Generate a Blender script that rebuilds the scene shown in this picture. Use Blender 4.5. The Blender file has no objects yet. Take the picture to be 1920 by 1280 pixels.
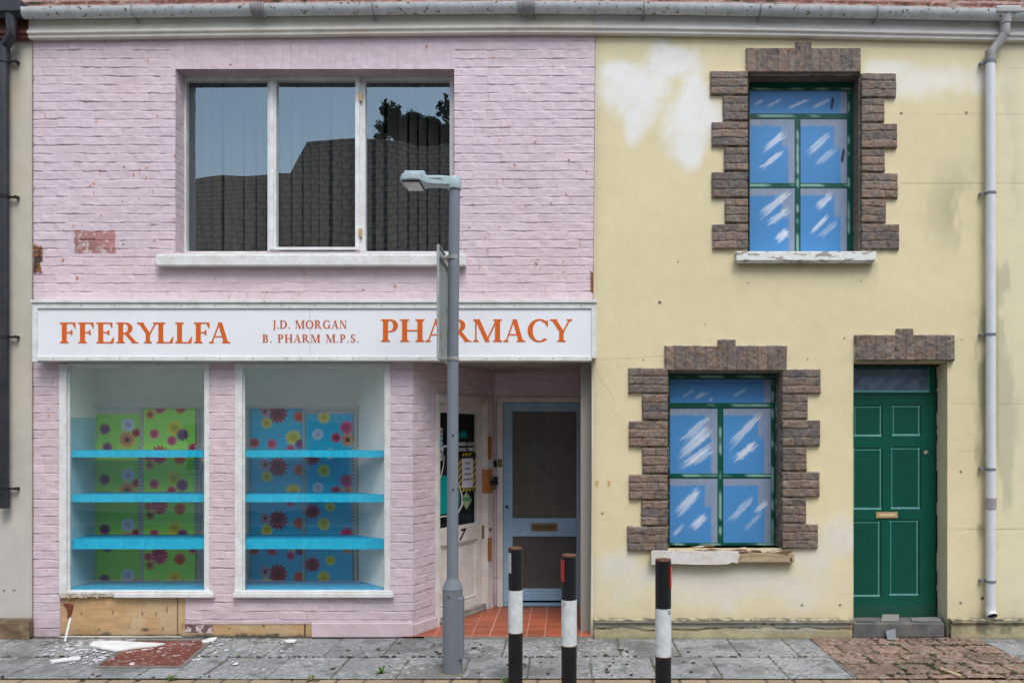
import bpy, bmesh, math, random
import numpy as np
from mathutils import Vector, Matrix

random.seed(7)
rng = np.random.RandomState(11)
sc = bpy.context.scene

# ------------------------------------------------------------------ camera
EYE, DIST, FPX = 1.74, 7.0, 1505.0        # eye height, metres to the facade, focal length in photo pixels
cam_d = bpy.data.cameras.new('camera')
cam = bpy.data.objects.new('camera', cam_d)
sc.collection.objects.link(cam)
cam.location = (0, -DIST, EYE)
cam.rotation_euler = (math.radians(90), 0, 0)
cam_d.sensor_width = 36
cam_d.lens = 36 * FPX / 1920
cam_d.shift_x = (960 - 1060) / 1920
cam_d.shift_y = (820 - 640) / 1920
cam_d.clip_start = 0.05
cam_d.clip_end = 500
sc.camera = cam

# ------------------------------------------------------------------ sky, sun, exposure
SUN_EL, SUN_AZ = math.radians(58), math.radians(160)   # high soft sun behind cloud, over the viewer's right shoulder
w = bpy.data.worlds.new('World'); sc.world = w; w.use_nodes = True
nt = w.node_tree
for n in list(nt.nodes): nt.nodes.remove(n)
wo = nt.nodes.new('ShaderNodeOutputWorld'); bg = nt.nodes.new('ShaderNodeBackground')
sky = nt.nodes.new('ShaderNodeTexSky'); sky.sky_type = 'NISHITA'; sky.sun_disc = False
sky.sun_elevation = SUN_EL; sky.sun_rotation = SUN_AZ
sky.air_density = 1.3; sky.dust_density = 1.5; sky.ozone_density = 1.0
hs = nt.nodes.new('ShaderNodeHueSaturation'); hs.inputs['Saturation'].default_value = 0.62
nt.links.new(sky.outputs[0], hs.inputs['Color']); nt.links.new(hs.outputs[0], bg.inputs[0])
bg.inputs[1].default_value = 0.15
nt.links.new(bg.outputs[0], wo.inputs[0])
sd = bpy.data.lights.new('sun', 'SUN'); sd.energy = 1.6; sd.angle = math.radians(26); sd.color = (1, .965, .91)
so = bpy.data.objects.new('sun', sd); sc.collection.objects.link(so)
sdir = Vector((math.sin(SUN_AZ) * math.cos(SUN_EL), math.cos(SUN_AZ) * math.cos(SUN_EL), math.sin(SUN_EL)))
so.rotation_euler = sdir.to_track_quat('Z', 'Y').to_euler()
so.location = (0, -20, 30)
sc.view_settings.view_transform = 'Standard'; sc.view_settings.look = 'None'
sc.view_settings.gamma = 1; sc.view_settings.use_curve_mapping = False
sc.view_settings.exposure = 0.66

# ------------------------------------------------------------------ measuring the facade
def X(px, y=0.0): return (px - 1060) * (DIST + y) / FPX
def Z(py, y=0.0): return EYE + (820 - py) * (DIST + y) / FPX
def PX(x, y=0.0): return 1060 + x * FPX / (DIST + y)
def PY(z, y=0.0): return 820 - (z - EYE) * FPX / (DIST + y)

# ------------------------------------------------------------------ noise in numpy
def _hash(ix, iy, seed):
    n = (ix.astype(np.int64) * 374761393 + iy.astype(np.int64) * 668265263 + seed * 982451653) & 0x7fffffff
    n = ((n ^ (n >> 13)) * 1274126177) & 0x7fffffff
    n = (n ^ (n >> 16)) & 0x7fffffff
    return (n % 100003) / 100003.0
def vn(x, y, s, seed=0):
    x = np.asarray(x, float) / s + 1000; y = np.asarray(y, float) / s + 1000
    ix = np.floor(x); iy = np.floor(y); fx = x - ix; fy = y - iy
    fx = fx * fx * (3 - 2 * fx); fy = fy * fy * (3 - 2 * fy)
    a = _hash(ix, iy, seed); b = _hash(ix + 1, iy, seed); c = _hash(ix, iy + 1, seed); d = _hash(ix + 1, iy + 1, seed)
    return a + (b - a) * fx + (c - a) * fy + (a - b - c + d) * fx * fy
def fbm(x, y, s, seed=0, o=4):
    t = 0; a = .5; n = 0
    for i in range(o):
        t = t + a * vn(x, y, s / 2 ** i, seed + i * 17); n += a; a *= .55
    return t / n
def sstep(a, b, v):
    t = np.clip((v - a) / (b - a), 0, 1); return t * t * (3 - 2 * t)
def lin(r, g, b):
    f = lambda c: (c / 255 / 12.92) if c / 255 <= .04045 else ((c / 255 + .055) / 1.055) ** 2.4
    return np.array([f(r), f(g), f(b)])
def blend(col, m, c): return col * (1 - m[..., None]) + np.asarray(c) * m[..., None]

# ------------------------------------------------------------------ materials
def mat(name, col=(.5, .5, .5), col2=None, nscale=6, rough=.7, bump=0, bscale=60, attr=False, spots=None, metal=0,
        spec=.3, lo=.35, hi=.65, vary=.10, streak=False, spots2=None):
    m = bpy.data.materials.new(name); m.use_nodes = True
    t = m.node_tree; b = t.nodes['Principled BSDF']; L = t.links.new
    b.inputs['Roughness'].default_value = rough; b.inputs['Metallic'].default_value = metal
    b.inputs['Specular IOR Level'].default_value = spec
    tc = t.nodes.new('ShaderNodeTexCoord'); co = tc.outputs['Object']
    if streak:
        mp = t.nodes.new('ShaderNodeMapping'); mp.inputs['Scale'].default_value = streak if isinstance(streak, tuple) else (1, 1, .12)
        L(co, mp.inputs[0]); cs = mp.outputs[0]
    else: cs = co
    def noise(scale, det=6, c=None):
        n = t.nodes.new('ShaderNodeTexNoise'); n.inputs['Scale'].default_value = scale
        n.inputs['Detail'].default_value = det; n.inputs['Roughness'].default_value = .6
        L(c or co, n.inputs['Vector']); return n.outputs['Fac']
    def ramp(src, a, c):
        r = t.nodes.new('ShaderNodeMapRange'); r.inputs[1].default_value = a; r.inputs[2].default_value = c
        L(src, r.inputs[0]); return r.outputs[0]
    def mix(f, a, c):
        x = t.nodes.new('ShaderNodeMix'); x.data_type = 'RGBA'
        if isinstance(f, float): x.inputs[0].default_value = f
        else: L(f, x.inputs[0])
        for i, v in ((6, a), (7, c)):
            if isinstance(v, (tuple, list, np.ndarray)): x.inputs[i].default_value = (*[float(q) for q in v][:3], 1)
            else: L(v, x.inputs[i])
        return x.outputs[2]
    if attr:
        a = t.nodes.new('ShaderNodeAttribute'); a.attribute_name = 'col'; base = a.outputs['Color']
    else:
        base = tuple(col)
    if col2 is not None: base = mix(ramp(noise(nscale, 6, cs), lo, hi), base, tuple(col2))
    if vary:
        # brightness variation, multiply
        x = t.nodes.new('ShaderNodeMix'); x.data_type = 'RGBA'; x.blend_type = 'MULTIPLY'; x.inputs[0].default_value = 1
        if isinstance(base, tuple): x.inputs[6].default_value = (*[float(q) for q in base][:3], 1)
        else: L(base, x.inputs[6])
        r = t.nodes.new('ShaderNodeMapRange'); r.inputs[1].default_value = .3; r.inputs[2].default_value = .7
        r.inputs[3].default_value = 1 - vary; r.inputs[4].default_value = 1 + vary * .4
        L(noise(nscale * 4.3, 8), r.inputs[0]); cb = t.nodes.new('ShaderNodeCombineColor')
        for i in range(3): L(r.outputs[0], cb.inputs[i])
        L(cb.outputs[0], x.inputs[7]); base = x.outputs[2]
    for sp in (spots, spots2):
        if sp:
            c, s, th = sp[:3]
            base = mix(ramp(noise(s, 5), th, th + .03), base, tuple(c))
    if isinstance(base, tuple): b.inputs['Base Color'].default_value = (*base[:3], 1)
    else: L(base, b.inputs['Base Color'])
    if bump:
        bp = t.nodes.new('ShaderNodeBump'); bp.inputs['Strength'].default_value = 1; bp.inputs['Distance'].default_value = bump
        L(noise(bscale, 6), bp.inputs['Height']); L(bp.outputs[0], b.inputs['Normal'])
    return m

def glass_mat(name, refl, tint=(1, 1, 1), wav=.0, rc=(1, 1, 1)):
    m = bpy.data.materials.new(name); m.use_nodes = True; t = m.node_tree; L = t.links.new
    for n in list(t.nodes): t.nodes.remove(n)
    o = t.nodes.new('ShaderNodeOutputMaterial'); mx = t.nodes.new('ShaderNodeMixShader')
    tr = t.nodes.new('ShaderNodeBsdfTransparent'); tr.inputs[0].default_value = (*tint, 1)
    g = t.nodes.new('ShaderNodeBsdfGlossy'); g.inputs['Roughness'].default_value = 0.0; g.inputs[0].default_value = (*rc, 1)
    mx.inputs[0].default_value = refl
    L(tr.outputs[0], mx.inputs[1]); L(g.outputs[0], mx.inputs[2]); L(mx.outputs[0], o.inputs[0])
    if wav:
        tc = t.nodes.new('ShaderNodeTexCoord'); n = t.nodes.new('ShaderNodeTexNoise'); n.inputs['Scale'].default_value = 1.6
        n.inputs['Detail'].default_value = 1
        L(tc.outputs['Object'], n.inputs['Vector'])
        bp = t.nodes.new('ShaderNodeBump'); bp.inputs['Distance'].default_value = wav; L(n.outputs[0], bp.inputs['Height'])
        L(bp.outputs[0], g.inputs['Normal'])
    return m

# ------------------------------------------------------------------ scene tree helpers
def thing(name, label, cat, loc=(0, 0, 0), group=None, kind=None):
    o = bpy.data.objects.new(name, None); sc.collection.objects.link(o); o.location = loc
    o.empty_display_size = .1
    o['label'] = label; o['category'] = cat
    if group: o['group'] = group
    if kind: o['kind'] = kind
    return o
def place(o, parent):
    """link o, whose mesh is in world coordinates, under parent"""
    sc.collection.objects.link(o)
    if parent is not None:
        o.parent = parent
        p = parent; off = Vector((0, 0, 0))
        while p is not None: off += p.location; p = p.parent
        o.location = (0, 0, 0)
        o.data.transform(Matrix.Translation(-off)) if o.data is not None and off.length > 0 else None
    return o
def tag(o, label, cat, group=None, kind=None):
    o['label'] = label; o['category'] = cat
    if group: o['group'] = group
    if kind: o['kind'] = kind
    return o
def struct(o, kind='structure'): o['kind'] = kind; return o
def group_part(name, parent):
    o = bpy.data.objects.new(name, None); sc.collection.objects.link(o); o.parent = parent; return o

class MB:
    def __init__(s): s.bm = bmesh.new()
    def box(s, x0, x1, y0, y1, z0, z1, bev=0.003, seg=2):
        x0, x1 = sorted((x0, x1)); y0, y1 = sorted((y0, y1)); z0, z1 = sorted((z0, z1))
        vs = [s.bm.verts.new(p) for p in ((x0, y0, z0), (x1, y0, z0), (x1, y1, z0), (x0, y1, z0), (x0, y0, z1), (x1, y0, z1), (x1, y1, z1), (x0, y1, z1))]
        fs = [s.bm.faces.new([vs[i] for i in f]) for f in ((0, 3, 2, 1), (4, 5, 6, 7), (0, 1, 5, 4), (1, 2, 6, 5), (2, 3, 7, 6), (3, 0, 4, 7))]
        if bev:
            bev = min(bev, .4 * min(x1 - x0, y1 - y0, z1 - z0))
            es = list({e for f in fs for e in f.edges})
            r = bmesh.ops.bevel(s.bm, geom=es, offset=bev, segments=seg, affect='EDGES', profile=.6)
            return list({v for f in r['faces'] for v in f.verts} | {v for v in vs if v.is_valid})
        return vs
    def prism(s, pts, y0, y1):
        """pts: (x,z) outline, extruded from y0 to y1"""
        a = [s.bm.verts.new((p[0], y0, p[1])) for p in pts]; b = [s.bm.verts.new((p[0], y1, p[1])) for p in pts]
        n = len(pts)
        out = []
        try:
            s.bm.faces.new(a); s.bm.faces.new(b[::-1])
            for i in range(n): s.bm.faces.new((a[(i + 1) % n], a[i], b[i], b[(i + 1) % n]))
        except ValueError: pass
        return a + b
    def quad(s, *p):
        vs = [s.bm.verts.new(q) for q in p]; s.bm.faces.new(vs); return vs
    def tube(s, path, r, n=16, cap=True):
        rings = []
        P = [Vector(p) for p in path]
        rs = r if isinstance(r, (list, tuple)) else [r] * len(P)
        up = None
        for i, p in enumerate(P):
            d = ((P[min(i + 1, len(P) - 1)] - P[i]).normalized() + (P[i] - P[max(i - 1, 0)]).normalized()).normalized()
            if up is None:
                up = Vector((0, 1, 0)) if abs(d.y) < .9 else Vector((1, 0, 0))
            a = d.cross(up).normalized(); b2 = a.cross(d).normalized(); up = b2
            rings.append([s.bm.verts.new(p + (a * math.cos(k * 2 * math.pi / n) + b2 * math.sin(k * 2 * math.pi / n)) * rs[i]) for k in range(n)])
        for A, B in zip(rings, rings[1:]):
            for k in range(n):
                f = s.bm.faces.new((A[k], A[(k + 1) % n], B[(k + 1) % n], B[k])); f.smooth = True
        if cap: s.bm.faces.new(rings[0][::-1]); s.bm.faces.new(rings[-1])
        return [v for R in rings for v in R]
    def lathe(s, c, prof, n=32):
        """prof: (r,z) bottom to top around vertical axis at c=(x,y)"""
        rings = [[s.bm.verts.new((c[0] + r * math.cos(k * 2 * math.pi / n), c[1] + r * math.sin(k * 2 * math.pi / n), z)) for k in range(n)] for r, z in prof]
        for A, B in zip(rings, rings[1:]):
            for k in range(n):
                f = s.bm.faces.new((A[k], A[(k + 1) % n], B[(k + 1) % n], B[k])); f.smooth = True
        s.bm.faces.new(rings[0][::-1]); s.bm.faces.new(rings[-1])
    def sweep(s, prof, path, smooth=False):
        """prof: closed (y,dz) profile; path: list of (x,z)"""
        rings = [[s.bm.verts.new((x, y, z + dz)) for y, dz in prof] for x, z in path]
        n = len(prof)
        for A, B in zip(rings, rings[1:]):
            for k in range(n):
                f = s.bm.faces.new((A[k], A[(k + 1) % n], B[(k + 1) % n], B[k])); f.smooth = smooth
        s.bm.faces.new(rings[0][::-1]); s.bm.faces.new(rings[-1])
    def build(s, name, m, parent=None, fn=None, sharp=35):
        bmesh.ops.recalc_face_normals(s.bm, faces=s.bm.faces)
        for e in s.bm.edges:
            if len(e.link_faces) == 2 and e.calc_face_angle(0) > math.radians(sharp): e.smooth = False
        me = bpy.data.meshes.new(name)
        if fn:
            for v in s.bm.verts: v.co = fn(v.co)
        s.bm.to_mesh(me); s.bm.free()
        me.materials.append(m)
        o = bpy.data.objects.new(name, me)
        return place(o, parent)

def sheet(name, us, vs, fn, keep, m, parent=None, colfn=None, frame=None, smooth=True, extra=None):
    """height field: us,vs sample positions; fn(U,V)->height out of the surface; keep(Uc,Vc)->mask of cells.
    frame = (origin, udir, vdir, normal)"""
    U, V = np.meshgrid(us, vs)
    H = fn(U, V) if fn else np.zeros_like(U)
    o, ud, vd, nn = [np.array(q, float) for q in (frame or ((0, 0, 0), (1, 0, 0), (0, 0, 1), (0, -1, 0)))]
    P = o + U[..., None] * ud + V[..., None] * vd + H[..., None] * nn
    nv, nu = U.shape
    idx = np.arange(nu * nv).reshape(nv, nu)
    Q = np.stack([idx[:-1, :-1], idx[:-1, 1:], idx[1:, 1:], idx[1:, :-1]], -1)
    if keep is not None:
        uc = (U[:-1, :-1] + U[1:, 1:]) / 2; vc = (V[:-1, :-1] + V[1:, 1:]) / 2
        Q = Q[keep(uc, vc)]
    Q = Q.reshape(-1, 4)
    if np.dot(np.cross(ud, vd), nn) < 0: Q = Q[:, ::-1]
    used, inv = np.unique(Q, return_inverse=True); inv = inv.reshape(-1)
    P = P.reshape(-1, 3)[used]
    me = bpy.data.meshes.new(name)
    me.vertices.add(len(P)); me.vertices.foreach_set('co', P.astype(np.float32).ravel())
    me.loops.add(len(inv)); me.loops.foreach_set('vertex_index', inv.astype(np.int32))
    me.polygons.add(len(Q)); me.polygons.foreach_set('loop_start', np.arange(0, len(inv), 4, dtype=np.int32))
    me.polygons.foreach_set('loop_total', np.full(len(Q), 4, np.int32))
    me.update(calc_edges=True)
    me.polygons.foreach_set('use_smooth', np.full(len(Q), smooth, bool))
    if colfn:
        C = colfn(U, V).reshape(-1, 3)[used]
        a = me.attributes.new('col', 'FLOAT_COLOR', 'POINT')
        a.data.foreach_set('color', np.concatenate([C, np.ones((len(C), 1))], 1).astype(np.float32).ravel())
    me.materials.append(m)
    ob = bpy.data.objects.new(name, me)
    return place(ob, parent)
def ar(a, b, s):
    n = max(2, int(round(abs(b - a) / s)) + 1); return np.linspace(a, b, n)

# ------------------------------------------------------------------ brick relief
def bricks(U, V, seed=0, L=.228, H=.0752, soldiers=None, relief=.0058):
    """returns height, joint mask"""
    wz = (fbm(U, V, .16, seed + 5, 3) - .5) * .010
    wx = (fbm(U, V, .10, seed + 9, 2) - .5) * .012
    v = (V + wz) / H; row = np.floor(v)
    def across(row):
        off = np.where(row % 2 == 0, 0, .5) + (_hash(row, row * 0 + 3, seed) - .5) * .12
        u = (U + wx) / L + off
        head = (_hash(row, row * 0, seed + 4) < .17)
        u = np.where(head, u * 2, u)
        return head, np.floor(u), u
    # every bed joint wanders up or down from brick to brick
    below = across(row)[1]
    shift = (_hash(below, row * 0 + 9, seed + 55) - .5) * .0065 + (vn(U, V, .045, seed + 56) - .5) * .005
    v = v + shift / H; row = np.floor(v); fv = v - row
    head, colm, u = across(row); fu = u - colm
    wdt = np.where(head, L / 2, L)
    dv = np.minimum(fv, 1 - fv) * H
    du = np.minimum(fu, 1 - fu) * wdt
    r1 = _hash(colm, row, seed + 1); r2 = _hash(colm, row, seed + 2); r3 = _hash(colm, row, seed + 3)
    strength = np.clip(2.3 * fbm(U, V * 2, .11, seed + 31, 3) - .45, .12, 1.2)
    jv = 1 - sstep(.0005, .0065, dv)
    ju = (1 - sstep(.0005, .007, du)) * np.clip(r3 * 1.3 - .1, 0.1, 1)
    joint = np.clip(np.maximum(jv * strength, ju * .75 * (.4 + .6 * strength)), 0, 1.15)
    face = (r1 - .5) * .0032 + (fv - .5) * (r2 - .5) * .0045 + (fu - .5) * (r3 - .5) * .005
    lip = np.exp(-((fv - .1) * H / .010) ** 2) * .0020 * r2
    h = face + lip
    if soldiers is not None:
        sm = soldiers(U, V)[0]
        us = (U + wx * .6) / .0775; ss = np.floor(us); fs = us - ss
        js = (1 - sstep(.001, .006, np.minimum(fs, 1 - fs) * .0775)) * (.45 + .9 * _hash(ss, ss * 0, seed + 8)) * fbm(U, V, .1, seed + 77, 2) * 1.1
        hs_ = (_hash(ss, ss * 0, seed + 6) - .5) * .003
        joint = np.where(sm, js, joint); h = np.where(sm, hs_, h)
    h = h + (fbm(U, V, .05, seed + 40, 3) - .5) * .0065 - joint * relief
    return h, joint, r1
# ------------------------------------------------------------------ palette
PINK = np.array([.635, .512, .55]); CREAM = np.array([.70, .615, .385])
M_pink = mat('pink_painted_brick', attr=True, rough=.55, bump=.0012, bscale=110, vary=.09, nscale=3, spec=.35)
M_pinkp = mat('pink_paint_plain', PINK * .97, PINK * .86, 5, .6, .001, 80, spots=((.16, .07, .04), 34, .71))
M_cream = mat('cream_masonry_paint', attr=True, rough=.8, bump=.0012, bscale=160, vary=.05, nscale=2)
M_rock = mat('brown_painted_brick', attr=True, rough=.7, bump=.004, bscale=55, vary=.32, nscale=6)
M_white = mat('weathered_white_paint', (.76, .79, .80), (.60, .61, .60), 7, .5, .001, 90, spots=((.30, .25, .18), 26, .76), spots2=((.45, .42, .36), 60, .72))
M_flake = mat('flaking_white_paint', (.74, .76, .76), (.62, .62, .59), 9, .7, .003, 60, spots=((.30, .26, .21), 17, .69), spots2=((.42, .38, .32), 48, .68))
M_fascia = mat('old_cream_fascia', (.84, .80, .72), (.74, .68, .57), 2.5, .6, .001, 90, streak=(1, 1, 3), spots=((.2, .15, .1), 30, .74))
M_gutter = mat('grey_gutter_plastic', (.60, .63, .65), (.50, .53, .53), 5, .45, .0008, 60, spots=((.17, .165, .11), 26, .60), streak=(3, 1, 1))
M_gut_plain = mat('white_downpipe_plastic', (.63, .67, .71), (.58, .62, .66), 5, .4, vary=.05)
M_gut_joint = mat('grey_plastic_joint', (.33, .33, .34), (.26, .25, .25), 9, .5)
M_black = mat('black_plastic', (.014, .017, .025), (.035, .035, .04), 6, .4, spec=.5)
M_blackm = mat('black_iron', (.02, .02, .02), (.04, .035, .03), 16, .5, metal=.3)
M_brownf = mat('brown_painted_timber', (.17, .065, .05), (.10, .04, .03), 8, .5)
M_sign = mat('sign_white_vinyl', (.80, .82, .86), (.75, .77, .80), 1.2, .35, vary=.03)
M_orange = mat('orange_vinyl', (.70, .125, .010), (.60, .13, .02), 8, .4, vary=.06)
M_dull_or = mat('faded_orange_vinyl', (.60, .13, .03), (.50, .12, .04), 8, .4, vary=.05)
M_steel = mat('lamp_grey_paint', (.185, .212, .245), (.145, .165, .19), 3, .45, .0006, 120, spots=((.08, .06, .05), 40, .70), spots2=((.24, .26, .28), 17, .70), vary=.08, streak=True)
M_galv = mat('galvanised', (.42, .46, .45), (.33, .36, .36), 12, .45, metal=.25)
M_lamp = mat('lamp_head_plastic', (.40, .51, .53), (.30, .37, .39), 9, .4, spots=((.17, .15, .11), 40, .69))
M_lens = mat('lamp_lens', (.42, .41, .38), (.25, .24, .22), 30, .15, spec=.7)
M_wood = mat('bare_plywood', (.45, .29, .14), (.29, .18, .085), 3, .75, .0015, 50, streak=(1, 1, 5), spots=((.07, .05, .035), 11, .64), spots2=((.56, .48, .38), 13, .66), vary=.3)
M_rot = mat('rotten_timber', (.46, .38, .24), (.30, .22, .13), 9, .85, .004, 40, streak=(.3, 1, 3), spots=((.05, .035, .02), 14, .61))
M_block = mat('orange_timber_block', (.50, .21, .06), (.40, .16, .05), 20, .6, vary=.2)
M_blued = mat('pale_blue_door_paint', (.24, .41, .59), (.31, .49, .64), 7, .5, .0006, 90, vary=.14, streak=True)
M_whited = mat('dirty_white_door_paint', (.74, .72, .69), (.62, .58, .53), 5, .5, .0008, 60, vary=.10)
M_screen = mat('dark_screen_panel', (.105, .100, .084), (.125, .12, .10), 3, .35, vary=.15)
M_screen2 = mat('dark_lower_screen', (.07, .07, .066), (.085, .084, .078), 5, .4, vary=.15)
M_brass = mat('dull_brass', (.30, .22, .10), (.16, .12, .07), 30, .4, metal=.5)
M_brass2 = mat('bright_brass', (.62, .43, .20), (.5, .33, .15), 30, .35, metal=.35)
M_tile = mat('red_quarry_tile', attr=True, rough=.45, bump=.0006, bscale=100, vary=.12, nscale=7)
M_stone = mat('grey_step_stone', (.105, .105, .11), (.16, .155, .145), 9, .8, .004, 40, spots=((.3, .28, .25), 30, .70))
M_plinth = mat('cracked_plinth_render', attr=True, rough=.85, bump=.003, bscale=60, vary=.15, nscale=6)
M_cyan = mat('cyan_shelf_cover', (.0, .46, .74), (.02, .58, .82), 9, .4, .004, 22, vary=.18, spec=.4, streak=(3, 1, 1))
M_cyand = mat('cyan_board_top', (.0, .36, .62), (.0, .30, .55), 5, .45, .002, 25, vary=.12)
M_paper = mat('flower_print', attr=True, rough=.55, vary=.05, bump=.003, bscale=3)
M_inner = mat('shop_interior_paint', (.92, .89, .78), (.88, .85, .75), 2, .7, vary=.06)
M_innert = mat('pale_teal_panel', (.40, .66, .68), (.34, .58, .62), 3, .6)
M_strip = mat('slotted_upright_metal', attr=True, rough=.4, metal=.0, vary=0)
M_dark = mat('dark_room', (.02, .02, .02), rough=.9)
M_blind = mat('old_vertical_blind', (.085, .078, .065), (.055, .05, .043), 5, .9, streak=True)
M_slab = mat('grey_pavement_slab', attr=True, rough=.85, bump=.003, bscale=110, vary=.22, nscale=8)
M_bpave = mat('red_block_paving', attr=True, rough=.95, bump=.006, bscale=70, vary=.35, nscale=20)
M_rust = mat('rusty_iron_plate', attr=True, rough=.75, bump=.001, bscale=90, vary=.25, nscale=10)
M_roof = mat('mossy_red_roof_tile', attr=True, rough=.85, bump=.004, bscale=50, vary=.25, nscale=9)
M_road = mat('asphalt', (.05, .05, .052), (.07, .07, .07), 2, .9, .004, 120)
M_earth = mat('ground_earth', (.09, .085, .07), (.07, .08, .05), 1, .95)
M_bol = mat('bollard_black_paint', (.007, .008, .011), (.012, .012, .014), 7, .42, .0008, 60, spots=((.08, .055, .04), 42, .76), spec=.35)
M_bolw = mat('bollard_white_band', (.66, .71, .75), (.57, .60, .60), 8, .4, vary=.12, spots=((.2, .16, .12), 38, .68), spots2=((.42, .44, .42), 14, .64))
M_bolr = mat('rusty_bollard_cap', (.16, .075, .045), (.09, .045, .03), 22, .8, .002, 60)
M_red = mat('red_reflector', (.55, .02, .02), (.42, .02, .02), 30, .3)
M_refl = mat('pale_reflector', (.45, .50, .50), (.38, .42, .42), 30, .3)
M_paint = mat('painted_board', attr=True, rough=.38, vary=.03, spec=.35, nscale=4)
M_glassU = glass_mat('upper_window_glass', .25, (.92, .95, .95), .003, (.62, .78, .87))
M_glassS = glass_mat('shop_window_glass', .13, (.985, .99, .985), .002)
M_glassD = glass_mat('door_glass', .06, (.9, .95, .95))
M_leaf = mat('dead_leaf_litter', (.075, .045, .028), (.04, .03, .02), 30, .9)
M_moss = mat('moss_tufts', (.05, .065, .015), (.03, .035, .012), 30, .95)
M_chip = mat('fallen_paint_chip', (.50, .45, .52), (.66, .64, .64), 8, .6)
M_teal = mat('teal_vinyl', (.0, .30, .27), rough=.4, vary=.03)
M_vwhite = mat('white_vinyl', (.75, .76, .76), rough=.4, vary=.03)
M_ink = mat('black_ink', (.015, .015, .02), rough=.5, vary=0)
M_yel = mat('hazard_yellow', (.72, .52, .03), rough=.45, vary=.05)
M_green = mat('green_leafage', (.055, .12, .02), (.09, .17, .03), 30, .7)

# ------------------------------------------------------------------ ground
BACK = 14
g = MB(); g.quad((-60, -60, -.16), (60, -60, -.16), (60, 60, -.16), (-60, 60, -.16))
struct(g.build('ground', M_earth))
g = MB(); g.quad((-60, -9.0, -.125), (60, -9.0, -.125), (60, -2.6, -.125), (-60, -2.6, -.125))
struct(g.build('road', M_road))
g = MB(); g.box(-30, 30, -2.75, -2.6, -.15, .0, .01); struct(g.build('kerb', mat('kerb_concrete', (.3, .3, .29), (.22, .22, .21), 5, .85, .003, 60)))
g = MB(); g.box(-30, 30, -12, -9.0, -.15, -.02, .01); struct(g.build('far_pavement', mat('far_paving', (.25, .25, .24), (.2, .2, .19), 3, .9)))

def slab_fn(U, V, which=None):
    # V = world y (negative towards the road)
    row = np.floor(-(V + .03) / .60)
    edge = -(V + .03) / .60 - row
    off = np.where(row % 2 == 0, 0.03, .28)
    wv = (vn(U, V, .35, 3) - .5) * .006
    u = (U + off + wv) / .475; c = np.floor(u); fu = u - c
    d = np.minimum(np.minimum(fu, 1 - fu) * .475, np.minimum(edge, 1 - edge) * .60)
    # diagonal cuts on the right-hand stretch
    dg = np.where((c % 2 == 0), np.abs((fu) - (1 - edge)) * .37, np.abs(fu - edge) * .37)
    diag = (U > 1.0) & (U < 2.6) & (_hash(c, row, 5) > .25)
    d2 = np.where(diag, dg, 1)
    return row, c, d, d2
def slab_h(U, V):
    row, c, d, d2 = slab_fn(U, V)
    h = -(1 - sstep(.001, .007, d)) * .010 - (1 - sstep(.001, .005, d2)) * .006
    h += (_hash(c, row, 21) - .5) * .006 + (fbm(U, V, .08, 4, 3) - .5) * .003
    return h
def slab_c(U, V):
    row, c, d, d2 = slab_fn(U, V)
    base = np.ones(U.shape + (3,)) * np.array([.25, .258, .26])
    b = .82 + .36 * _hash(c, row, 31)
    base *= (b * (.75 + .5 * fbm(U, V, .5, 8, 4)))[..., None]
    base = blend(base, sstep(.60, .68, fbm(U, V, .045, 15, 3)) * .5, (.36, .37, .37))
    base = blend(base, sstep(.64, .7, fbm(U, V, .11, 18, 4)) * .6, (.11, .11, .105))
    j = 1 - sstep(.003, .009, d + (fbm(U, V, .05, 9, 2) - .5) * .006)
    base = blend(base, j * .85, (.055, .048, .035))
    base = blend(base, (1 - sstep(.002, .006, d2)) * .6, (.09, .085, .075))
    m = sstep(.56, .66, fbm(U, V, .09, 61, 3)) * (1 - sstep(.0, .02, d))
    base = blend(base, m, (.07, .08, .02))
    base = blend(base, sstep(.50, .66, fbm(U, V, .33, 63, 5)) * .55, (.10, .098, .09))
    base = blend(base, sstep(.60, .64, fbm(U, V, .02, 64, 2)) * .35, (.09, .09, .085))
    lichen = sstep(.70, .74, vn(U, V, .022, 77)) * sstep(.5, .6, vn(U, V, .4, 78)) * .7
    base = blend(base, lichen, (.42, .42, .40))
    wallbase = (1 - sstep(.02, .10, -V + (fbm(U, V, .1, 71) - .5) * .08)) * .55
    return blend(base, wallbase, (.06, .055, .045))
BPX0, BPX1 = 2.11, 3.57
GF = ((0, 0, 0), (1, 0, 0), (0, 1, 0), (0, 0, 1))
def keep_slab(U, V): return ~((U > BPX0) & (U < BPX1))
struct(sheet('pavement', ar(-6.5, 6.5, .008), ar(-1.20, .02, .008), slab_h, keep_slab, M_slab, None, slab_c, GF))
def bp_fn(U, V):
    wu = (vn(U, V, .2, 13) - .5) * .012
    v = (-V + wu) / .272; row = np.floor(v); fv = v - row
    u = (U + wu) / .268 + np.where(row % 2 == 0, 0.1, .58); c = np.floor(u); fu = u - c
    d = np.minimum(np.minimum(fu, 1 - fu) * .268, np.minimum(fv, 1 - fv) * .272)
    return row, c, d
def bp_h(U, V):
    r, c, d = bp_fn(U, V)
    return -(1 - sstep(.001, .009, d)) * .006 + (_hash(c, r, 3) - .5) * .008 + (fbm(U, V, .03, 6, 3) - .5) * .010 + .003
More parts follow.
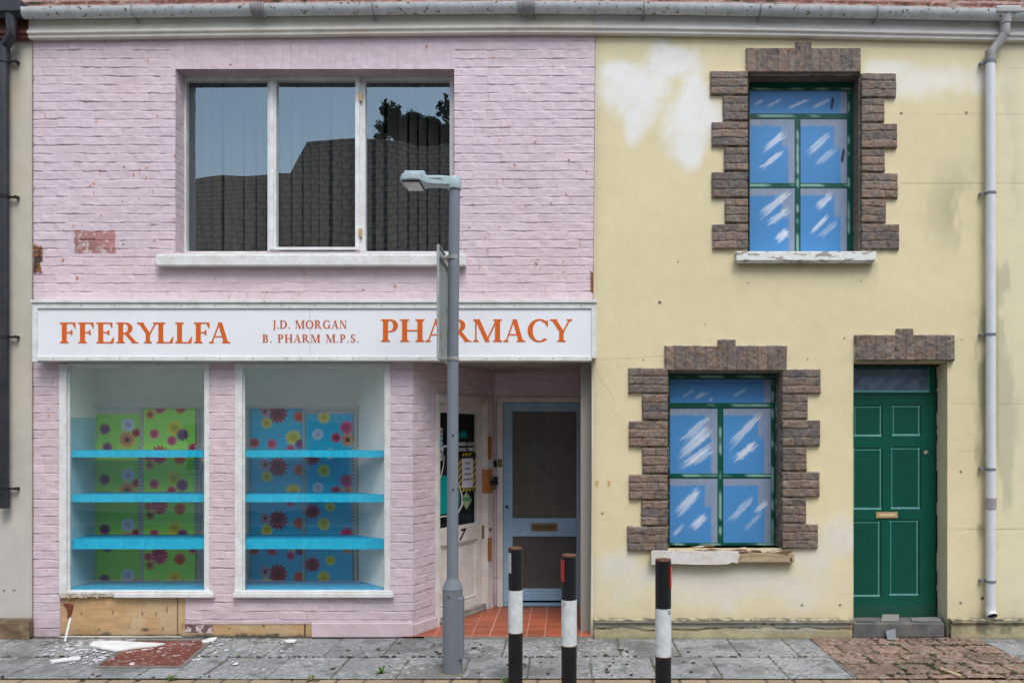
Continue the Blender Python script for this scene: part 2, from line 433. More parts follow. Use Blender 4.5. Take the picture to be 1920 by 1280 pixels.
def bp_c(U, V):
    r, c, d = bp_fn(U, V)
    base = np.ones(U.shape + (3,)) * np.array([.25, .165, .13]) * (.8 + .35 * _hash(c, r, 9))[..., None] * (.6 + .8 * fbm(U, V, .04, 10, 3))[..., None]
    base = blend(base, sstep(.64, .70, vn(U, V, .022, 5)) * .6, (.40, .33, .27))
    moss = (1 - sstep(.004, .018, d + (fbm(U, V, .07, 12, 3) - .42) * .05))
    base = blend(base, (1 - sstep(.002, .007, d)) * .5, (.07, .055, .04))
    base = blend(base, sstep(.55, .7, fbm(U, V, .3, 19, 4)) * .5, (.11, .085, .065))
    return blend(base, moss * .8, (.05, .046, .026))
struct(sheet('block_paving', ar(BPX0, BPX1, .008), ar(-1.20, .02, .008), bp_h, None, M_bpave, None, bp_c, GF))
def strip_fn(U, V):
    u = U / .205; c = np.floor(u); fu = u - c; v = (V + 1.2) / .105; r = np.floor(v); fv = v - r
    return c, r, np.minimum(np.minimum(fu, 1 - fu) * .205, np.minimum(fv, 1 - fv) * .105)
def st_c(U, V):
    c, r, d = strip_fn(U, V)
    b = np.ones(U.shape + (3,)) * np.array([.34, .25, .16]) * (.8 + .4 * _hash(c, r, 1))[..., None]
    return blend(b, 1 - sstep(.003, .01, d), (.06, .055, .035))
struct(sheet('brick_paving', ar(-6.5, 6.5, .02), ar(-2.6, -1.20, .02), lambda U, V: -(1 - sstep(.002, .01, strip_fn(U, V)[2])) * .006 - .002, None, M_bpave, None, st_c, GF))
for s_, a, b in (('l', -30, -6.5), ('r', 6.5, 30)):
    g = MB(); g.quad((a, -2.6, -.004), (b, -2.6, -.004), (b, .02, -.004), (a, .02, -.004)); struct(g.build('pavement', mat('plain_paving', (.24, .25, .26), (.18, .19, .2), 2, .9)))

# ------------------------------------------------------------------ eaves line (the old terrace's eaves are a little bowed)
EX = np.array([-400, 0, 70, 400, 800, 980, 1250, 1500, 1700, 1920, 2300.])
EY = np.array([73, 72, 71.5, 67, 62.5, 61, 63, 67.5, 71.5, 76, 78.])
def eave_z(x): return Z(np.interp(PX(x, -.05), EX, EY), -.05)
def eave_path(x0, x1, n=12):
    return [(x, float(eave_z(x))) for x in np.linspace(x0, x1, n)]
FASC = [(.06, 0), (-.045, 0), (-.050, .004), (-.050, .028), (-.068, .034), (-.070, .040), (-.070, .052), (-.060, .057), (-.058, .070), (-.045, .075), (-.042, .082), (-.042, .19), (.06, .19)]
def fascia(name, x0, x1, m, parent, n=12):
    f = MB(); f.sweep(FASC, eave_path(x0, x1, n)); return f.build(name, m, parent)
GZ, GYc, GR = .210, -.108, .057
def gutter(x0, x1, m, parent, n=24):
    prof = [(GYc + GR * math.cos(a), GR * 1.3 * math.sin(a)) for a in np.linspace(0, -math.pi, 15)]
    prof += [(GYc - GR * .93, .0), (GYc - GR * .93, -.002)] + [(GYc + GR * .92 * math.cos(a), GR * 1.2 * math.sin(a)) for a in np.linspace(-math.pi, 0, 15)]
    f = MB(); f.sweep(prof, [(x, z + GZ) for x, z in eave_path(x0, x1, n)], True); return f.build('gutter', m, parent)
def gutter_clip(px, m, parent, wdt=.012):
    x = X(px, -.1); z = float(eave_z(x)) + GZ
    f = MB(); r1, r2 = GR + .001, GR + .006
    prof = [(GYc + r2 * math.cos(a), (r2) * 1.3 * math.sin(a)) for a in np.linspace(.15, -math.pi - .15, 20)]
    prof += [(GYc + r1 * math.cos(a), r1 * 1.3 * math.sin(a)) for a in np.linspace(-math.pi - .15, .15, 20)]
    f.sweep(prof, [(x, z), (x + wdt, z)])
    f.box(x + .001, x + wdt - .001, -.075, -.04, z - .10, z - .075, .002)
    return f.build('gutter_bracket', m, parent)

RP = math.radians(37)
def roof(x0, x1, parent, seed=0):
    def rf(U, V):
        v = V / .30; r = np.floor(v); fv = v - r
        u = U / .21 + np.where(r % 2 == 0, 0, .5); c = np.floor(u); fu = u - c
        h = (1 - fv) * .022 + (_hash(c, r, seed) - .5) * .006
        h -= (1 - sstep(.002, .006, np.minimum(fu, 1 - fu) * .21)) * .01
        return h + (fbm(U, V, .06, seed, 3) - .5) * .006
    def rc(U, V):
        v = V / .30; r = np.floor(v); u = U / .21 + np.where(r % 2 == 0, 0, .5); c = np.floor(u)
        b = np.ones(U.shape + (3,)) * np.array([.26, .12, .10]) * (.75 + .4 * _hash(c, r, 9 + seed))[..., None]
        b = blend(b, sstep(.55, .7, fbm(U, V, .12, 44, 3)) * .6, (.32, .24, .19))
        b = blend(b, sstep(.68, .74, vn(U, V, .025, 4)) * .5, (.5, .45, .38))
        return blend(b, sstep(.66, .72, fbm(U, V, .07, 46, 3)), (.06, .055, .03))
    zb = float(eave_z(x0)) + GZ + .0
    fr = ((0, -.10, zb), (1, 0, 0), (0, math.cos(RP), math.sin(RP)), (0, -math.sin(RP), math.cos(RP)))
    o = sheet('roof', ar(x0, x1, .02), ar(0, 5.2, .02) if False else np.concatenate([ar(0, 1.0, .012), ar(1.06, 5.4, .06)]), lambda U, V: rf(U, V), None, M_roof, None, rc, fr, smooth=False)
    sc.collection.objects.unlink(o)
    n = len(o.data.vertices); a = np.zeros(n * 3, np.float32); o.data.vertices.foreach_get('co', a); a = a.reshape(-1, 3)
    a[:, 2] += eave_z(a[:, 0]) + GZ - zb; o.data.vertices.foreach_set('co', a.ravel()); o.data.update(); place(o, parent)
    return o
def shell(x0, x1, parent, top, y0=0.0, depth=8.2):
    """side walls, rear wall and upper floor slab that close the house behind its facade"""
    s = MB(); s.box(x0, x1, depth, depth + .2, 0, top, 0); s.box(x0 + .002, x0 + .1, y0 + .12, depth, 0, top, 0); s.box(x1 - .1, x1 - .002, y0 + .12, depth, 0, top, 0)
    a = (depth / 2 + .05); zt = top + a * math.tan(RP)
    s.quad((x0, a, zt), (x1, a, zt), (x1, depth + .3, top - .2), (x0, depth + .3, top - .2))
    s.box(x0 + .1, x1 - .1, 1.6, depth, 2.75, 2.9, 0)
    s.box(x0 + .1, x1 - .1, .2, depth, top - .04, top, 0)
    return s.build('rear_wall', M_dark2, parent)
M_dark2 = mat('rear_render', (.3, .28, .25), rough=.9)
# ================================================================== PHARMACY
shop = thing('pharmacy_building', 'pink painted brick building with wide upper window and empty shop windows below', 'shop')
PX0, PX1 = X(62), X(1111)
BND = lambda V: .0085 * (V - 2.6)            # the party line leans a little
OPEN_P = {'up': (X(330), X(851), Z(474), Z(130)), 's1': (X(112), X(392), Z(1114), Z(681)), 's2': (X(441), X(732), Z(1114), Z(681)),
          'rec': (X(774), 9, -1, 2.405), 'ply': (X(113), X(348), -1, Z(1112)), 'ply2': (X(340), X(586), -1, Z(1170))}
def keep_p(U, V):
    k = np.ones(U.shape, bool)
    for a, b, c, d in OPEN_P.values(): k &= ~((U > a) & (U < b) & (V > c) & (V < d))
    return k
def sold(U, V): return (((U > X(318)) & (U < X(852)) & (V > OPEN_P['up'][3]) & (V < Z(74))),)
def pink_h(U, V): return bricks(U, V, 0, soldiers=sold)[0]
_rs = np.random.RandomState(5)
SPOTS = [(_rs.uniform(PX0, PX1), _rs.choice([_rs.uniform(.1, 5.2), _rs.uniform(2.7, 4.2)]), _rs.uniform(.002, .0085), _rs.rand()) for _ in range(250)]
SPOTS += [(X(p), Z(q), r, .2) for p, q, r in ((250, 328, .012), (180, 229, .008), (176, 345, .01), (262, 318, .01), (215, 620, .009), (285, 420, .005), (600, 690, .008), (145, 522, .014), (118, 488, .012), (190, 405, .008), (955, 235, .006), (1065, 300, .009), (1003, 267, .01), (965, 310, .008), (1005, 495, .012), (1060, 365, .008), (1056, 510, .008), (800, 88, .012), (741, 537, .012))]
def wash(col, U, V, base, seed=0, amt=.16):
    n = fbm(U, V, .9, seed + 50, 4)
    col = col * (1 - amt / 2 + amt * n)[..., None]
    return blend(col, sstep(.55, .8, fbm(U, V, .35, seed + 51, 3)) * .35, base * np.array([.88, .84, .82]))
def pink_c(U, V, seed=0):
    h, joint, r1 = bricks(U, V, seed, soldiers=sold if seed == 0 else None)
    col = np.ones(U.shape + (3,)) * PINK * (.95 + .08 * r1)[..., None]
    col = wash(col, U, V, PINK, seed)
    # bright lilac paint high up, greyer and pinker below
    col = blend(col, sstep(.45, .65, fbm(U, V, 1.3, seed + 91, 2)) * .35, PINK * np.array([.93, .97, 1.05]))
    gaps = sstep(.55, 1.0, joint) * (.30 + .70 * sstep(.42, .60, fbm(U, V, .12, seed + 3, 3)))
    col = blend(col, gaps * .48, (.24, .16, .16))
    # darker brown tone under the eaves and the sill
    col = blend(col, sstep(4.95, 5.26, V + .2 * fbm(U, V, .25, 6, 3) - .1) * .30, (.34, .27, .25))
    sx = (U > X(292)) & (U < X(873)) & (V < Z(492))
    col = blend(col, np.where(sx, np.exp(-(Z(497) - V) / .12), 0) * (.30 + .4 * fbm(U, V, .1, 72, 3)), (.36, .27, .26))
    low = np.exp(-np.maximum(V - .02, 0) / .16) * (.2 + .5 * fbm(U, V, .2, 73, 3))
    col = blend(col, low, (.27, .21, .22))
    for x, z, r, q in (SPOTS if seed == 0 else SPOTS[:0]):
        iu = (np.abs(U[0] - x) < .06).nonzero()[0]; iv = (np.abs(V[:, 0] - z) < .09).nonzero()[0]
        if len(iu) == 0 or len(iv) == 0: continue
        sl = np.s_[iv[0]:iv[-1] + 1, iu[0]:iu[-1] + 1]
        du, dv = U[sl] - x, V[sl] - z
        m = 1 - sstep(r * .6, r * 1.3, np.hypot(du, dv * .8) + (fbm(U[sl], V[sl], .012, 3, 2) - .5) * r)
        dr = (1 - sstep(.002, .006, np.abs(du + .003))) * sstep(-.07, 0, dv) * (dv < 0) * .5 * (q < .5)
        col[sl] = blend(col[sl], np.maximum(m * .95, dr), (.42, .14, .03) if q < .8 else (.09, .06, .05))
    # bare patch where a plate has come off
    if seed == 0:
        e = (fbm(U, V, .05, 90, 3) - .5) * .03
        m = (1 - sstep(0, .008, np.maximum(np.abs(U - X(178)) - .175, np.abs(V - Z(454)) - .095) + e * .5))
        c2 = np.ones(U.shape + (3,)) * np.array([.34, .165, .155]) * (.8 + .5 * r1)[..., None]
        c2 = blend(c2, sstep(.62, .68, fbm(U, V, .03, 95, 3)) * .8, (.60, .54, .48))
        c2 = blend(c2, (joint > .8) * .6, (.18, .12, .11))
        col = col * (1 - m[..., None]) + c2 * m[..., None]
        # spalled corner brickwork at both ends of the sign
        for cx, cz, rx, rz in ((X(70), Z(487), .045, .12), (X(1113), Z(530), .045, .115)):
            d = np.maximum(np.abs(U - cx) / rx, np.abs(V - cz) / rz) + (fbm(U, V, .05, 97, 3) - .5) * 1.1
            m = 1 - sstep(.75, .95, d)
            col = blend(col, m, (.25, .09, .035)); col = blend(col, m * sstep(.5, .6, fbm(U, V, .03, 98, 2)), (.05, .035, .03))
        # iron stain right of the first sill
        m = np.exp(-((U - X(288)) / .035) ** 2 - ((V - Z(421)) / .006) ** 2)
        col = blend(col, np.clip(m * 1.5, 0, 1) * .8, (.14, .08, .07))
    return col
# lean of the right-hand edge
def lean_sheet(o, x0, x1):
    n = len(o.data.vertices); a = np.zeros(n * 3, np.float32); o.data.vertices.foreach_get('co', a); a = a.reshape(-1, 3)
    t = np.clip((a[:, 0] - x0) / (x1 - x0), 0, 1); a[:, 0] += t * BND(a[:, 2]); o.data.vertices.foreach_set('co', a.ravel()); o.data.update()
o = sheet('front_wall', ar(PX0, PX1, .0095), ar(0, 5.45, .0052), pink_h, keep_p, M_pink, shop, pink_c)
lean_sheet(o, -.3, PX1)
# window reveals (painted brick returns, 15 cm deep)
def reveal(u0, u1, z0, z1, d, m, parent, seed, colf, sides='LRT', start=-.004, name='window_reveal', hf=None):
    """brick-lined returns of an opening in the y=0 facade, as one mesh"""
    obs = []
    hf = hf or (lambda U, V: bricks(U + 7.3, V, seed + 2)[0] * .6)
    if 'L' in sides: obs.append(sheet(name, ar(start, d, .008), ar(z0, z1, .008), hf, None, m, None, colf, ((u0, 0, 0), (0, 1, 0), (0, 0, 1), (1, 0, 0))))
    if 'R' in sides: obs.append(sheet(name, ar(start, d, .008), ar(z0, z1, .008), hf, None, m, None, colf, ((u1, 0, 0), (0, 1, 0), (0, 0, 1), (-1, 0, 0))))
    if 'T' in sides: obs.append(sheet(name, ar(u0, u1, .01), ar(start, d, .01), lambda U, V: (fbm(U, V, .05, 3) - .5) * .004, None, m, None, colf, ((0, 0, z1), (1, 0, 0), (0, 1, 0), (0, 0, -1))))
    if 'B' in sides: obs.append(sheet(name, ar(u0, u1, .01), ar(start, d, .01), lambda U, V: (fbm(U, V, .05, 3) - .5) * .004, None, m, None, colf, ((0, 0, z0), (1, 0, 0), (0, 1, 0), (0, 0, 1))))
    b = bmesh.new()
    tot = bpy.data.meshes.new(name)
    # join
    cos, cols, polys = [], [], []; off = 0
    for ob in obs:
        me = ob.data; n = len(me.vertices); a = np.zeros(n * 3, np.float32); me.vertices.foreach_get('co', a); cos.append(a.reshape(-1, 3))
        c = np.zeros(n * 4, np.float32); me.attributes['col'].data.foreach_get('color', c); cols.append(c.reshape(-1, 4))
        q = np.zeros(len(me.loops), np.int32); me.loops.foreach_get('vertex_index', q); polys.append(q + off); off += n
        bpy.data.objects.remove(ob); bpy.data.meshes.remove(me)
    co = np.concatenate(cos); q = np.concatenate(polys)
    tot.vertices.add(len(co)); tot.vertices.foreach_set('co', co.ravel()); tot.loops.add(len(q)); tot.loops.foreach_set('vertex_index', q)
    nq = len(q) // 4; tot.polygons.add(nq); tot.polygons.foreach_set('loop_start', np.arange(0, len(q), 4, dtype=np.int32)); tot.polygons.foreach_set('loop_total', np.full(nq, 4, np.int32))
    tot.update(calc_edges=True)
    a = tot.attributes.new('col', 'FLOAT_COLOR', 'POINT'); a.data.foreach_set('color', np.concatenate(cols).ravel())
    tot.materials.append(m); b.free()
    return place(bpy.data.objects.new(name, tot), parent)
PR = lambda U, V: pink_c(U + 3, V, 3)
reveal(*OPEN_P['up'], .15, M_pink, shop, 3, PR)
r_ = MB(); r_.box(OPEN_P['up'][0] - .05, OPEN_P['up'][1] + .05, .005, .15, OPEN_P['up'][2] - .05, OPEN_P['up'][2], .002)
r_.build('sill_bed', M_pinkp, shop)
# ---- upper window
uw = thing('upper_window', '', ''); 
for k in ('label', 'category'): del uw[k]
uw.parent = shop
fr = MB(); d = .15
u0, u1, z1, z0 = OPEN_P['up'][0], OPEN_P['up'][1], OPEN_P['up'][3], Z(473)
fr.box(u0, X(348, d), d, d + .07, z0, z1); fr.box(X(843, d), u1, d, d + .07, z0, z1)
fr.box(X(348, d), X(843, d), d, d + .07, Z(150, d), z1)
fr.box(X(348, d), X(843, d), d, d + .07, z0, Z(471, d))
fr.box(X(502, d), X(518, d), d - .008, d + .07, Z(471, d), Z(150, d)); fr.box(X(667, d), X(685, d), d - .004, d + .07, Z(471, d), Z(150, d))
fr.build('frame', M_flake, uw)
f2 = MB()   # the middle light is a casement with its own thin sash
f2.box(X(507, d), X(514, d), d - .02, d - .008, Z(468, d), Z(146, d), .002); f2.box(X(667, d), X(675, d), d - .022, d - .004, Z(469, d), Z(144, d), .002)
f2.box(X(514, d), X(667, d), d - .02, d - .001, Z(152, d), Z(145, d), .002); f2.box(X(514, d), X(667, d), d - .02, d - .001, Z(469, d), Z(464, d), .002)
f2.build('casement_sash', M_white, uw)
for a, b in ((348, 502), (518, 667), (685, 843)):
    gl = MB(); e = {348: .0016, 518: -.001, 685: .0}[a]
    gl.quad((X(a, d) - .01, d + .03 + e, z0), (X(b, d) + .01, d + .03 - e, z0), (X(b, d) + .01, d + .03 - e, z1), (X(a, d) - .01, d + .03 + e, z1)); gl.build('glass_pane', M_glassU, uw)
s_ = MB(); s_.box(X(292, -.07), X(873, -.07), -.07, .15, Z(497, -.07), Z(478, -.07), .006, 3); s_.box(X(294, -.06), X(871, -.06), -.055, .15, Z(478, -.07) - .001, Z(478, -.07) + .012, .003)
s_.build('sill', M_flake, uw)
for py in (184, 438):
    h = MB(); h.box(X(674, d), X(680, d), d - .03, d - .006, Z(py + 8, d), Z(py - 8, d), .002); h.build('hinge', M_brass2, uw)
# old vertical blinds behind the glass
bl = MB(); xs = X(340, .4); n = 0; rr = random.Random(4)
while xs < X(860, .4):
    wv = rr.choice([.06, .075, .085]); gp = rr.choice([.01, .02, .035]); y0 = .30
    bl.quad((xs, y0, z0 - .1), (xs + wv, y0 + rr.uniform(.02, .05), z0 - .1), (xs + wv, y0 + rr.uniform(.02, .05), z1 + .1), (xs, y0, z1 + .1)); xs += wv + gp * 1.3
bl.build('vertical_blind', M_blind, uw)
rm = MB(); rm.box(PX0 + .12, PX1 - .12, .9, .92, 2.9, 5.3, 0); rm.build('room_wall', M_dark, shop)

# ---- recess: splayed wall, back wall, tiled floor, soffit
A0 = Vector((-1.33, 0, 0)); UD = Vector((.4523, .8919, 0)); NN = Vector((.8919, -.4523, 0)); LU = 1.367
def SU(px): return ((px - 1060) * 7 + 2001.65) / (680.7 - .8919 * (px - 1060))
def SUw(px, w): return ((px - 1060) * (7 + .4523 * w) + 2001.65 + 1342.3 * w) / (680.7 - .8919 * (px - 1060))
def SZ(py, u): return EYE + (820 - py) * (7 + .8919 * u) / FPX
def sp(c): return A0 + UD * c.x - NN * c.y + Vector((0, 0, c.z))
UB, UE, ZD = SU(816), SU(922), 2.135
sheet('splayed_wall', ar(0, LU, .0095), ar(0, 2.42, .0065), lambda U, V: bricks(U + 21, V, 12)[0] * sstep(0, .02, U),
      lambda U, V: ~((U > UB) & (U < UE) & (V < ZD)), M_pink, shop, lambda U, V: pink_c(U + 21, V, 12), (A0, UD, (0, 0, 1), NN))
YB = 1.2
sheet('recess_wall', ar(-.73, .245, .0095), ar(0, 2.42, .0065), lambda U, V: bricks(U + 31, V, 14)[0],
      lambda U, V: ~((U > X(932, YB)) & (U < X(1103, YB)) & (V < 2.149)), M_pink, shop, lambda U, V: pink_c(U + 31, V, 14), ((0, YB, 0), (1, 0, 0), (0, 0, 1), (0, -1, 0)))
rw = MB(); rw.box(PX1 - .006, PX1 + .0, .0, YB, 0, 2.42, 0); rw.build('recess_side_wall', mat('recess_side_paint', (.80, .76, .66), (.68, .62, .52), 4, .7), shop)
rc_ = MB(); rc_.box(-1.40, .245, -.02, YB + .2, 2.412, 2.47, 0); rc_.build('soffit', mat('soffit_board', (.42, .38, .33), (.3, .26, .22), 4, .8), shop)
def tf(U, V):
    u = (U + .02) / .160; v = V / .205; r = np.floor(v); c = np.floor(u)
    return c, r, np.minimum(np.minimum(u - c, 1 - u + c) * .160, np.minimum(v - r, 1 - v + r) * .205)
def tcol(U, V):
    c, r, dd = tf(U, V); b = np.ones(U.shape + (3,)) * np.array([.36, .095, .045]) * (.8 + .35 * _hash(c, r, 2))[..., None]
    b = blend(b, sstep(.55, .7, fbm(U, V, .2, 5)) * .5, (.22, .075, .04))
    dirt = np.exp(-np.abs(V - YB) / .10) * .6; b = blend(b, dirt, (.08, .045, .03))  # tile colour darkens smoothly towards the back wall
    return blend(b, 1 - sstep(.002, .005, dd), (.50, .27, .19))
sheet('tiled_floor', ar(-1.45, .245, .006), ar(-.045, YB, .006), lambda U, V: -(1 - sstep(.001, .004, tf(U, V)[2])) * .002 + (_hash(tf(U, V)[0], tf(U, V)[1], 7) - .5) * .0012,
      lambda U, V: (U - A0.x) * .8919 - V * .4523 > -.06, M_tile, shop, tcol, ((0, 0, .018), (1, 0, 0), (0, 1, 0), (0, 0, 1)))
e_ = MB(); e_.box(X(795, -.05), .24, -.06, -.045, -.01, .017, .002); e_.build('tile_edging', mat('recess_edge_concrete', (.25, .23, .21), (.2, .18, .16), 9, .9), shop)

# ---- corner door (in the splayed wall)
cd = bpy.data.objects.new('corner_door', None); sc.collection.objects.link(cd); cd.parent = shop; cd['label'] = 'white glazed door number 7 in the splayed wall'
f = MB(); fy = -.015
f.box(UB, SU(822), fy, .10, 0, ZD); f.box(SU(909.5), UE, fy, .10, 0, ZD); f.box(SU(822), SU(909.5), fy, .10, SZ(754, SU(822)), ZD)
f.box(SU(910), SU(913), fy - .012, fy, 0.02, ZD - .03, .003)
f.build('door_frame', M_whited, cd, sp)
DY = .03
SU = lambda px: SUw(px, .04)
L0, L1 = SU(823) - .012, SU(908)
gx0, gx1, gz0, gz1 = SU(824), SU(894.5), .895, 1.972
f = MB()
f.box(L0, gx0, DY, DY + .045, .03, 2.07); f.box(gx1, L1, DY, DY + .045, .03, 2.07)
f.box(gx0, gx1, DY, DY + .045, gz1, 2.07); f.box(gx0, gx1, DY, DY + .045, .735, gz0)
f.box(gx0, gx1, DY, DY + .045, .03, .16)
f.box(gx0, gx1, DY + .022, DY + .04, .16, .735, .001)                       # sunk lower panel
for a, b, c, e in ((gx0 + .03, gx1 - .015, .17, .185), (gx0 + .03, gx1 - .015, .715, .73), (gx1 - .03, gx1 - .015, .18, .72), (gx0 + .01, gx0 + .03, .17, .73)):
    f.box(a, b, DY + .008, DY + .024, c, e, .004)
f.build('leaf', M_whited, cd, sp)
f = MB(); f.box(L0, L1 + .02, -.02, DY + .05, .018, .05, .008); f.box(L0 + .02, L1, -.012, DY, .05, .085, .01); f.build('threshold', mat('worn_threshold', (.35, .33, .31), (.2, .18, .16), 12, .8, .002, 60), cd, sp)
f = MB(); f.quad((gx0, DY + .02, gz0), (gx1, DY + .02, gz0), (gx1, DY + .02, gz1), (gx0, DY + .02, gz1)); f.build('glass_pane', M_glassD, cd, sp)
f = MB(); f.box(gx0 - .02, gx1 + .02, DY + .06, DY + .064, gz0 - .02, gz1 + .02, 0); f.build('black_backing', mat('black_window_film', (.012, .013, .014), rough=.35), cd, sp)
for a, b in ((818, 861), (879, 924), (1007, 1050)):
    uc = SU(908); f = MB(); hw = .042 if a != 879 else .055
    f.box(uc - hw, uc + hw * .8, -.030, DY + .002, SZ(b, uc), SZ(a, uc), .003); f.build('timber_block', M_block, cd, sp)
uc = SU(912); f = MB()
f.box(uc - .05, uc + .085, -.045, -.032, SZ(906, uc), SZ(899, uc), .002); f.box(uc + .055, uc + .085, -.045, -.012, SZ(909, uc), SZ(894, uc), .003)
f.build('hasp', M_blackm, cd, sp)
f = MB(); f.box(uc - .03, uc + .02, -.06, -.038, SZ(918, uc), SZ(908, uc), .006); f.build('padlock', M_brass, cd, sp)
f = MB(); uc = SU(919); f.box(uc - .02, uc + .02, fy - .012, fy, SZ(875, uc), SZ(863, uc), .002); f.build('staple_plate', M_blackm, cd, sp)
f = MB(); uc = SU(905); f.box(uc - .03, uc + .015, DY - .02, DY, SZ(1009, uc), SZ(984, uc), .003); f.box(uc - .01, uc + .07, DY - .055, DY - .035, SZ(996, uc), SZ(990, uc), .004); f.build('door_handle', M_brass, cd, sp)

def bfont(txt, h, parent, m, org, name='lettering', shear=0, sx=1, align='LEFT', fn=None, bold=0, y=0, ext=.0006):
    """short printed text in the plain built-in font; org=(u,z) of baseline"""
    c = bpy.data.curves.new('t', 'FONT'); c.body = txt; c.size = h / .70; c.shear = shear; c.align_x = align; c.offset = bold; c.extrude = ext; c.resolution_u = 3
    ob = bpy.data.objects.new('t', c); sc.collection.objects.link(ob); bpy.context.view_layer.update()
    me = bpy.data.meshes.new_from_object(ob.evaluated_get(bpy.context.evaluated_depsgraph_get()))
    bpy.data.objects.remove(ob)
    for v in me.vertices:
        p = Vector((org[0] + v.co.x * sx, y - v.co.z, org[1] + v.co.y)); v.co = fn(p) if fn else p
    me.name = name; me.materials.clear(); me.materials.append(m)
    return place(bpy.data.objects.new(name, me), parent)
gy = DY + .0175
up = lambda px, py: (SU(px), SZ(py, SU(px)))
a = up(858, 820); bfont('fferyllfa', .062, cd, M_teal, (SU(846), a[1]), 'shop_name', .35, 1.05, fn=sp, y=gy, bold=.002)
for t, py in (('AMSER AGOR', 835), ('OPENING TIMES', 845)):
    bfont(t, .034, cd, M_vwhite, (SU(890.5), SZ(py, SU(890))), 'opening_times', 0, .95, 'RIGHT', sp, .0006, gy)
a = up(863, 1012); bfont('7', .105, cd, M_ink, (SU(858), a[1]), 'house_number', .35, 1.2, fn=sp, y=DY - .001, bold=.004)
# hazard tape notice
def upoly(pts, name, m, y, parent=cd):
    f = MB(); q = [up(*p) for p in pts]; f.prism(q, y, y + .0008); return f.build(name, m, parent, sp)
hx0, hx1 = SU(861), SU(893); hz1, hz0 = SZ(849, (hx0 + hx1) / 2), SZ(921, (hx0 + hx1) / 2)
f = MB(); f.box(hx0, hx1, gy - .0005, gy + .001, hz0, hz1, 0); f.build('notice_backing', M_ink, cd, sp)
f = MB(); mL = hx0 + .05; mR = hx1 - .05; z_ = hz0
while z_ < hz1 - .075:
    f.prism([(hx0, z_), (mL, z_ + .045), (mL, z_ + .075), (hx0, z_ + .03)], gy - .0016, gy - .0008)
    f.prism([(mR, z_), (hx1, z_ + .045), (hx1, z_ + .075), (mR, z_ + .03)], gy - .0016, gy - .0008); z_ += .062
for z_, k in ((hz1 - .03, 3), (hz0, 3)):
    for q in range(k): xx = mL + .004 + q * (mR - mL - .03) / k; f.prism([(xx, z_), (xx + .028, z_), (xx + .058, z_ + .03), (xx + .03, z_ + .03)], gy - .0016, gy - .0008)
f.build('hazard_stripes', M_yel, cd, sp)
px0, px1 = SU(867), SU(887.5); pz1, pz0 = SZ(859, (px0 + px1) / 2), SZ(914, (px0 + px1) / 2)
f = MB(); f.box(px0, px1, gy - .0035, gy - .0024, pz0, pz1, 0); f.build('paper_notice', mat('lilac_paper', (.70, .69, .78), rough=.6, vary=.03), cd, sp)
for i, t in enumerate(('No Entry', 'Access to', 'authorised', 'personnel only')):
    bfont(t, .020, cd, M_ink, ((px0 + px1) / 2, pz1 - .055 - i * .052), 'notice_text', 0, .88, 'CENTER', sp, .0008, gy - .0042, ext=.0002)
upoly([(876, 922), (886, 937), (876, 955), (865, 937)], 'green_diamond_sticker', mat('lime_sticker', (.40, .52, .28), (.3, .42, .2), 30, .4), gy)
upoly([(868, 932), (884, 932), (884, 939), (868, 939)], 'sticker_band', mat('sticker_green', (.08, .30, .16), rough=.4), gy - .0014)
upoly([(825, 801), (831, 802), (831, 863), (825, 863)], 'sticker_strip', mat('sticker_pale', (.58, .64, .68), (.5, .55, .6), 60, .4), gy)
for q0, q1, c in ((806, 812, (.5, .16, .1)), (815, 819, (.12, .3, .55)), (822, 829, (.1, .45, .5)), (832, 838, (.2, .5, .55)), (843, 851, (.45, .2, .35)), (854, 859, (.3, .3, .32))):
    upoly([(826, q0), (830.5, q0), (830.5, q1), (826, q1)], 'sticker_patch', mat('sticker_ink', c, rough=.4, vary=0), gy - .0014)
# bottle emblem: outline with teal filling
def bottle(s):
    L = [(0, 1.0), (.10, 1.0), (.13, .93), (.09, .86), (.10, .74), (.16, .58), (.27, .42), (.34, .27), (.35, .14), (.27, .05), (.22, 0)]
    return [(x * s, z) for x, z in L]
bc, bz0, bzh = SU(841), SZ(968, SU(841)), .68
f = MB(); f.prism([(bc + x * .72, bz0 + z * bzh * .98) for x, z in bottle(1)] + [(bc - x * .72, bz0 + z * bzh * .98) for x, z in reversed(bottle(1))], gy - .0006, gy)
f.build('bottle_outline', M_vwhite, cd, sp)
f = MB(); f.prism([(bc + x * .64, bz0 + .012 + z * bzh * .94) for x, z in bottle(1)] + [(bc - x * .64, bz0 + .012 + z * bzh * .94) for x, z in reversed(bottle(1))], gy - .0018, gy - .0012)
f.build('bottle_glass', M_ink, cd, sp)
f = MB(); f.prism([(bc + x * .56, bz0 + .03 + z * bzh * .9) for x, z in bottle(1) if z < .62] + [(bc - x * .56, bz0 + .03 + z * bzh * .9) for x, z in reversed(bottle(1)) if z < .62], gy - .0030, gy - .0024)
f.build('bottle_liquid', M_teal, cd, sp)

